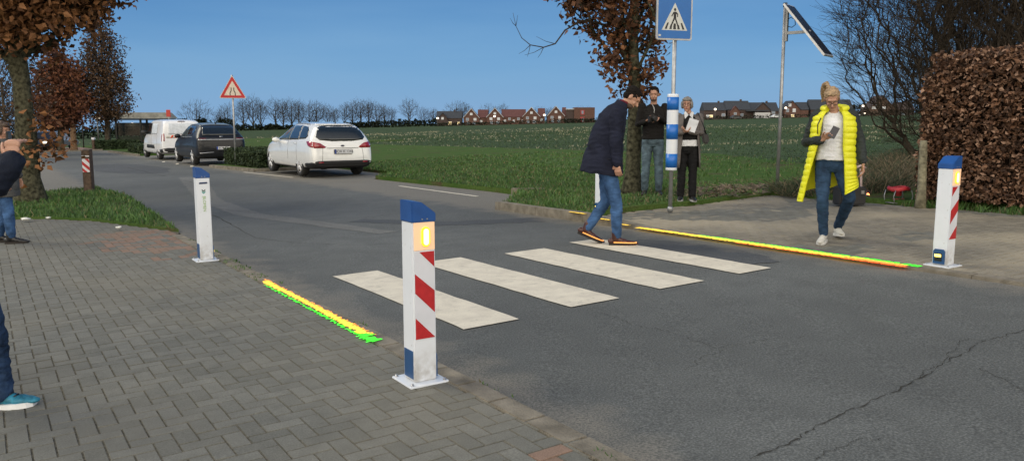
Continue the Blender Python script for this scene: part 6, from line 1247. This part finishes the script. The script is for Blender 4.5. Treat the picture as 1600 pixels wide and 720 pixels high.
bm = bmesh.new(); box(bm, (0, 0, .07), (.10, .17, .17), rot=Mx.Rotation(R(12), 4, 'Y'), bev=.025); obj('pouch', bm, M('bag_black', (.016, .016, .018), rough=.5), bg); bm = bmesh.new(); tube(bm, [(.0, -.06, .14), (.05, -.10, .3), (.11, -.06, .44), (.13, .02, .475), (.10, .13, .40), (.03, .10, .25), (-.01, .06, .14)], .008, 5); obj('strap', bm, BLACK, bg)
# ---- 5. near person at the left edge, photographing
p = W(*ST(-3.0, 4.07), .018); RZ5 = R(-84); w5 = empty('person', p, RZ5, 'nearest bystander at the left edge in a dark jacket raising a phone with teal trainers', 'person')
hips = [(.09, 0, .88), (-.09, 0, .88)]; knees = [(.12, .28, .50), (-.09, .02, .48)]; ank = [(.13, .32, .11), (-.10, -.06, .11)]; sh = [(.19, .14, 1.42), (-.19, 0, 1.42)]; el = [(.23, .45, 1.19), (-.24, -.04, 1.16)]; wr_ = [(.19, .53, 1.275), (-.24, .10, .95)]
hc = V((0, .0, 1.62)); fw = (-.5, .85, -.1); upv = (0, .1, 1)
bm = bmesh.new(); body_core(bm, (0, 0, .93), (0, 0, 1.26), (0, 0, 1.46), hips, knees, ank, sh, el, wr_); B_, x, f, u = head(bm, hc, fw, upv, (0, 0, 1.45), 1.0)
hand(bm, wr_[0], (-.15, .0, .95), (-.95, .1, 0), -1, 1.15, 1.0, .8); hand(bm, wr_[1], (0, .1, -1), (.9, .3, 0), -1, .5); o = blob('body', bm, [SKIN, EYE, LIPS], w5, .0045, 2); paint(o, face_spots(hc, x, f, u))
hairmesh(hc, x, f, u, B_, HD, w5, 'short')
JK = cloth('jacket_dark', (.010, .014, .026), rough=.8, bump=.4, bs=40)
bm = bmesh.new(); loft(bm, [((0, -.02, .82), .20, .17), ((0, -.02, 1.0), .20, .165), ((0, -.01, 1.2), .205, .155), ((0, .04, 1.36), .205, .14), ((0, .02, 1.45), .12, .10), ((0, .01, 1.51), .08, .08)])
for i in (0, 1): a, b_, c_ = V(sh[i]), V(el[i]), V(wr_[i]); limb(bm, [a, a.lerp(b_, .5), b_, b_.lerp(c_, .5), c_.lerp(b_, .0)], [.095, .090, .088, .074, .058])
blob('jacket', bm, JK, w5, .008, 3, wr=.010, wscale=8)
trousers('jeans', cloth('jeans_navy', (.022, .045, .095), var=.5, sc=9), w5, (0, 0, .90), hips, knees, ank, (.105, .098, .088), .165, .125, .05, .010)
TEAL = M('trainer_teal', (.02, .16, .24), rough=.6, var=.6, scale=30)
for a in ank: shoe(w5, a, (.02, 1, 0), TEAL, M('sole_bright', (.70, .72, .74), rough=.5), .06, .105, .25, name='trainer', w=1.15, lace=BLACK)
bm = bmesh.new(); bmesh.ops.create_cube(bm, size=1, matrix=Mx.Diagonal((.15, .009, .075, 1))); bmesh.ops.bevel(bm, geom=list(bm.edges), offset=.003, segments=2, affect='EDGES'); ob = obj('phone', bm, BLACK); ob.matrix_world = Mx.Translation(p) @ Mx.Rotation(RZ5, 4, 'Z') @ Mx.Translation((.09, .475, 1.385)) @ Mx.Rotation(R(20), 4, 'Z'); tag(ob, 'black phone held up by the bystander in the dark jacket', 'phone')
# ---- 6. person in the grey coat behind
p = G(14, 379, .02); RZ6 = R(-80); w6 = empty('person', p, RZ6, 'bystander in a long grey coat and jeans behind the raised hand at the left', 'person')
hips = [(.08, 0, .80), (-.08, 0, .80)]; knees = [(.09, .06, .44), (-.08, -.04, .44)]; ank = [(.09, .07, .10), (-.09, -.14, .10)]; sh = [(.16, 0, 1.27), (-.16, 0, 1.27)]; el = [(.21, -.02, 1.02), (-.21, .0, 1.02)]; wr_ = [(.20, .10, .84), (-.2, .1, .85)]
hc = V((0, .02, 1.44)); fw = (0, .97, -.2); upv = (0, .2, 1)
bm = bmesh.new(); body_core(bm, (0, 0, .84), (0, 0, 1.12), (0, 0, 1.31), hips, knees, ank, sh, el, wr_); B_, x, f, u = head(bm, hc, fw, upv, (0, 0, 1.30), .95); hand(bm, wr_[0], (0, .1, -1), (-1, 0, 0), 1); hand(bm, wr_[1], (0, .1, -1), (1, 0, 0), -1)
o = blob('body', bm, [SKIN, EYE, LIPS], w6, .006, 2); paint(o, face_spots(hc, x, f, u, .95)); hairmesh(hc, x, f, u, B_, M('hair_brown', (.07, .045, .03), rough=.6, var=.4, scale=40), w6, 'bob', .95)
bm = bmesh.new(); loft(bm, [((0, .0, .60), .21, .165), ((0, 0, .8), .205, .16), ((0, 0, 1.0), .19, .145), ((0, 0, 1.15), .19, .14), ((0, 0, 1.26), .17, .11), ((0, 0, 1.33), .07, .07)])
for i in (0, 1): a, b_, c_ = V(sh[i]), V(el[i]), V(wr_[i]); limb(bm, [a, b_, b_.lerp(c_, .5), c_], [.07, .06, .054, .046])
blob('coat', bm, cloth('coat_grey', (.10, .10, .098), rough=.95, var=.2), w6, .008, 3, wr=.008, wscale=9); trousers('jeans', JEAN, w6, (0, 0, .82), hips, knees, ank, (.085, .064, .052), .15, .115, .04)
for a in ank: shoe(w6, a, (0, 1, 0), BLACK, SOLB, 0, .10, .25, .06, 'boot')
# ================================================================== WORLD, LIGHT, CAMERA
w = bpy.data.worlds.new('World'); S.world = w; w.use_nodes = True; nt = w.node_tree; N = nt.nodes; L = nt.links; bgn = N['Background']
SUN_EL, SUN_AZ = 42.0, 205.0                     # direction the light comes from: azimuth measured from +X
sky = N.new('ShaderNodeTexSky'); sky.sky_type = 'NISHITA'; sky.sun_disc = False; sky.sun_elevation = R(4); sky.sun_rotation = R(90 - 250 + 360); sky.ozone_density = 4.0; sky.air_density = 1.0; sky.dust_density = .6
tc = N.new('ShaderNodeTexCoord'); sx = N.new('ShaderNodeSeparateXYZ'); L.new(tc.outputs['Generated'], sx.inputs[0])
elev = math_n(N, L, 'MAXIMUM', sx.outputs['Z'], 0.0)
front = ramp(N, L, elev, [(0.0, (.180, .350, .59)), (.05, (.130, .290, .535)), (.155, (.066, .178, .39)), (.4, (.06, .15, .33)), (1.0, (.05, .11, .24))])
back = ramp(N, L, elev, [(0.0, (.7, .60, .48)), (.12, (2.2, 1.95, 1.52)), (.5, (2.75, 2.48, 2.08)), (1.0, (1.15, 1.18, 1.22))])
fb = ramp(N, L, math_n(N, L, 'ADD', math_n(N, L, 'MULTIPLY', sx.outputs['Y'], .5), .5), [(.12, 1.0), (.50, 0.0)])
mp_ = N.new('ShaderNodeMapping'); mp_.inputs['Scale'].default_value = (1, 1, 7); mp_.inputs['Rotation'].default_value = (0, R(6), 0); L.new(tc.outputs['Generated'], mp_.inputs['Vector']); nn_ = tex(N, L, 'ShaderNodeTexNoise', mp_.outputs['Vector'], 2.0, 5); fr2 = mix(N, L, ramp(N, L, nn_.outputs['Fac'], [(.38, 0.0), (.70, .30)]), front, (.22, .37, .56))
col = mix(N, L, fb, fr2, back); ad = mix(N, L, .04, col, sky.outputs['Color'], 'ADD')
L.new(ad, bgn.inputs['Color']); bgn.inputs['Strength'].default_value = 1.0
sd = bpy.data.lights.new('sun', 'SUN'); sd.energy = 1.6; sd.angle = R(28); sd.color = (1, .91, .72); so = bpy.data.objects.new('sun', sd); COL.objects.link(so)
dv = V((math.cos(R(158)) * math.cos(R(SUN_EL)), math.sin(R(158)) * math.cos(R(SUN_EL)), math.sin(R(SUN_EL)))); so.rotation_euler = dv.to_track_quat('Z', 'Y').to_euler()
cd = bpy.data.cameras.new('camera'); cam = bpy.data.objects.new('camera', cd); COL.objects.link(cam); S.camera = cam
cd.sensor_fit = 'HORIZONTAL'; cd.sensor_width = 36; cd.lens = F / 1600 * 36; cd.clip_start = .05; cd.clip_end = 3000; cam.location = (0, 0, H); cam.rotation_euler = (PI / 2 - PITCH, 0, 0)
S.view_settings.view_transform = 'Standard'; S.view_settings.look = 'None'; S.view_settings.gamma = 1; S.view_settings.exposure = .12
S.render.engine = 'CYCLES'; S.render.resolution_x = 1024; S.render.resolution_y = 460
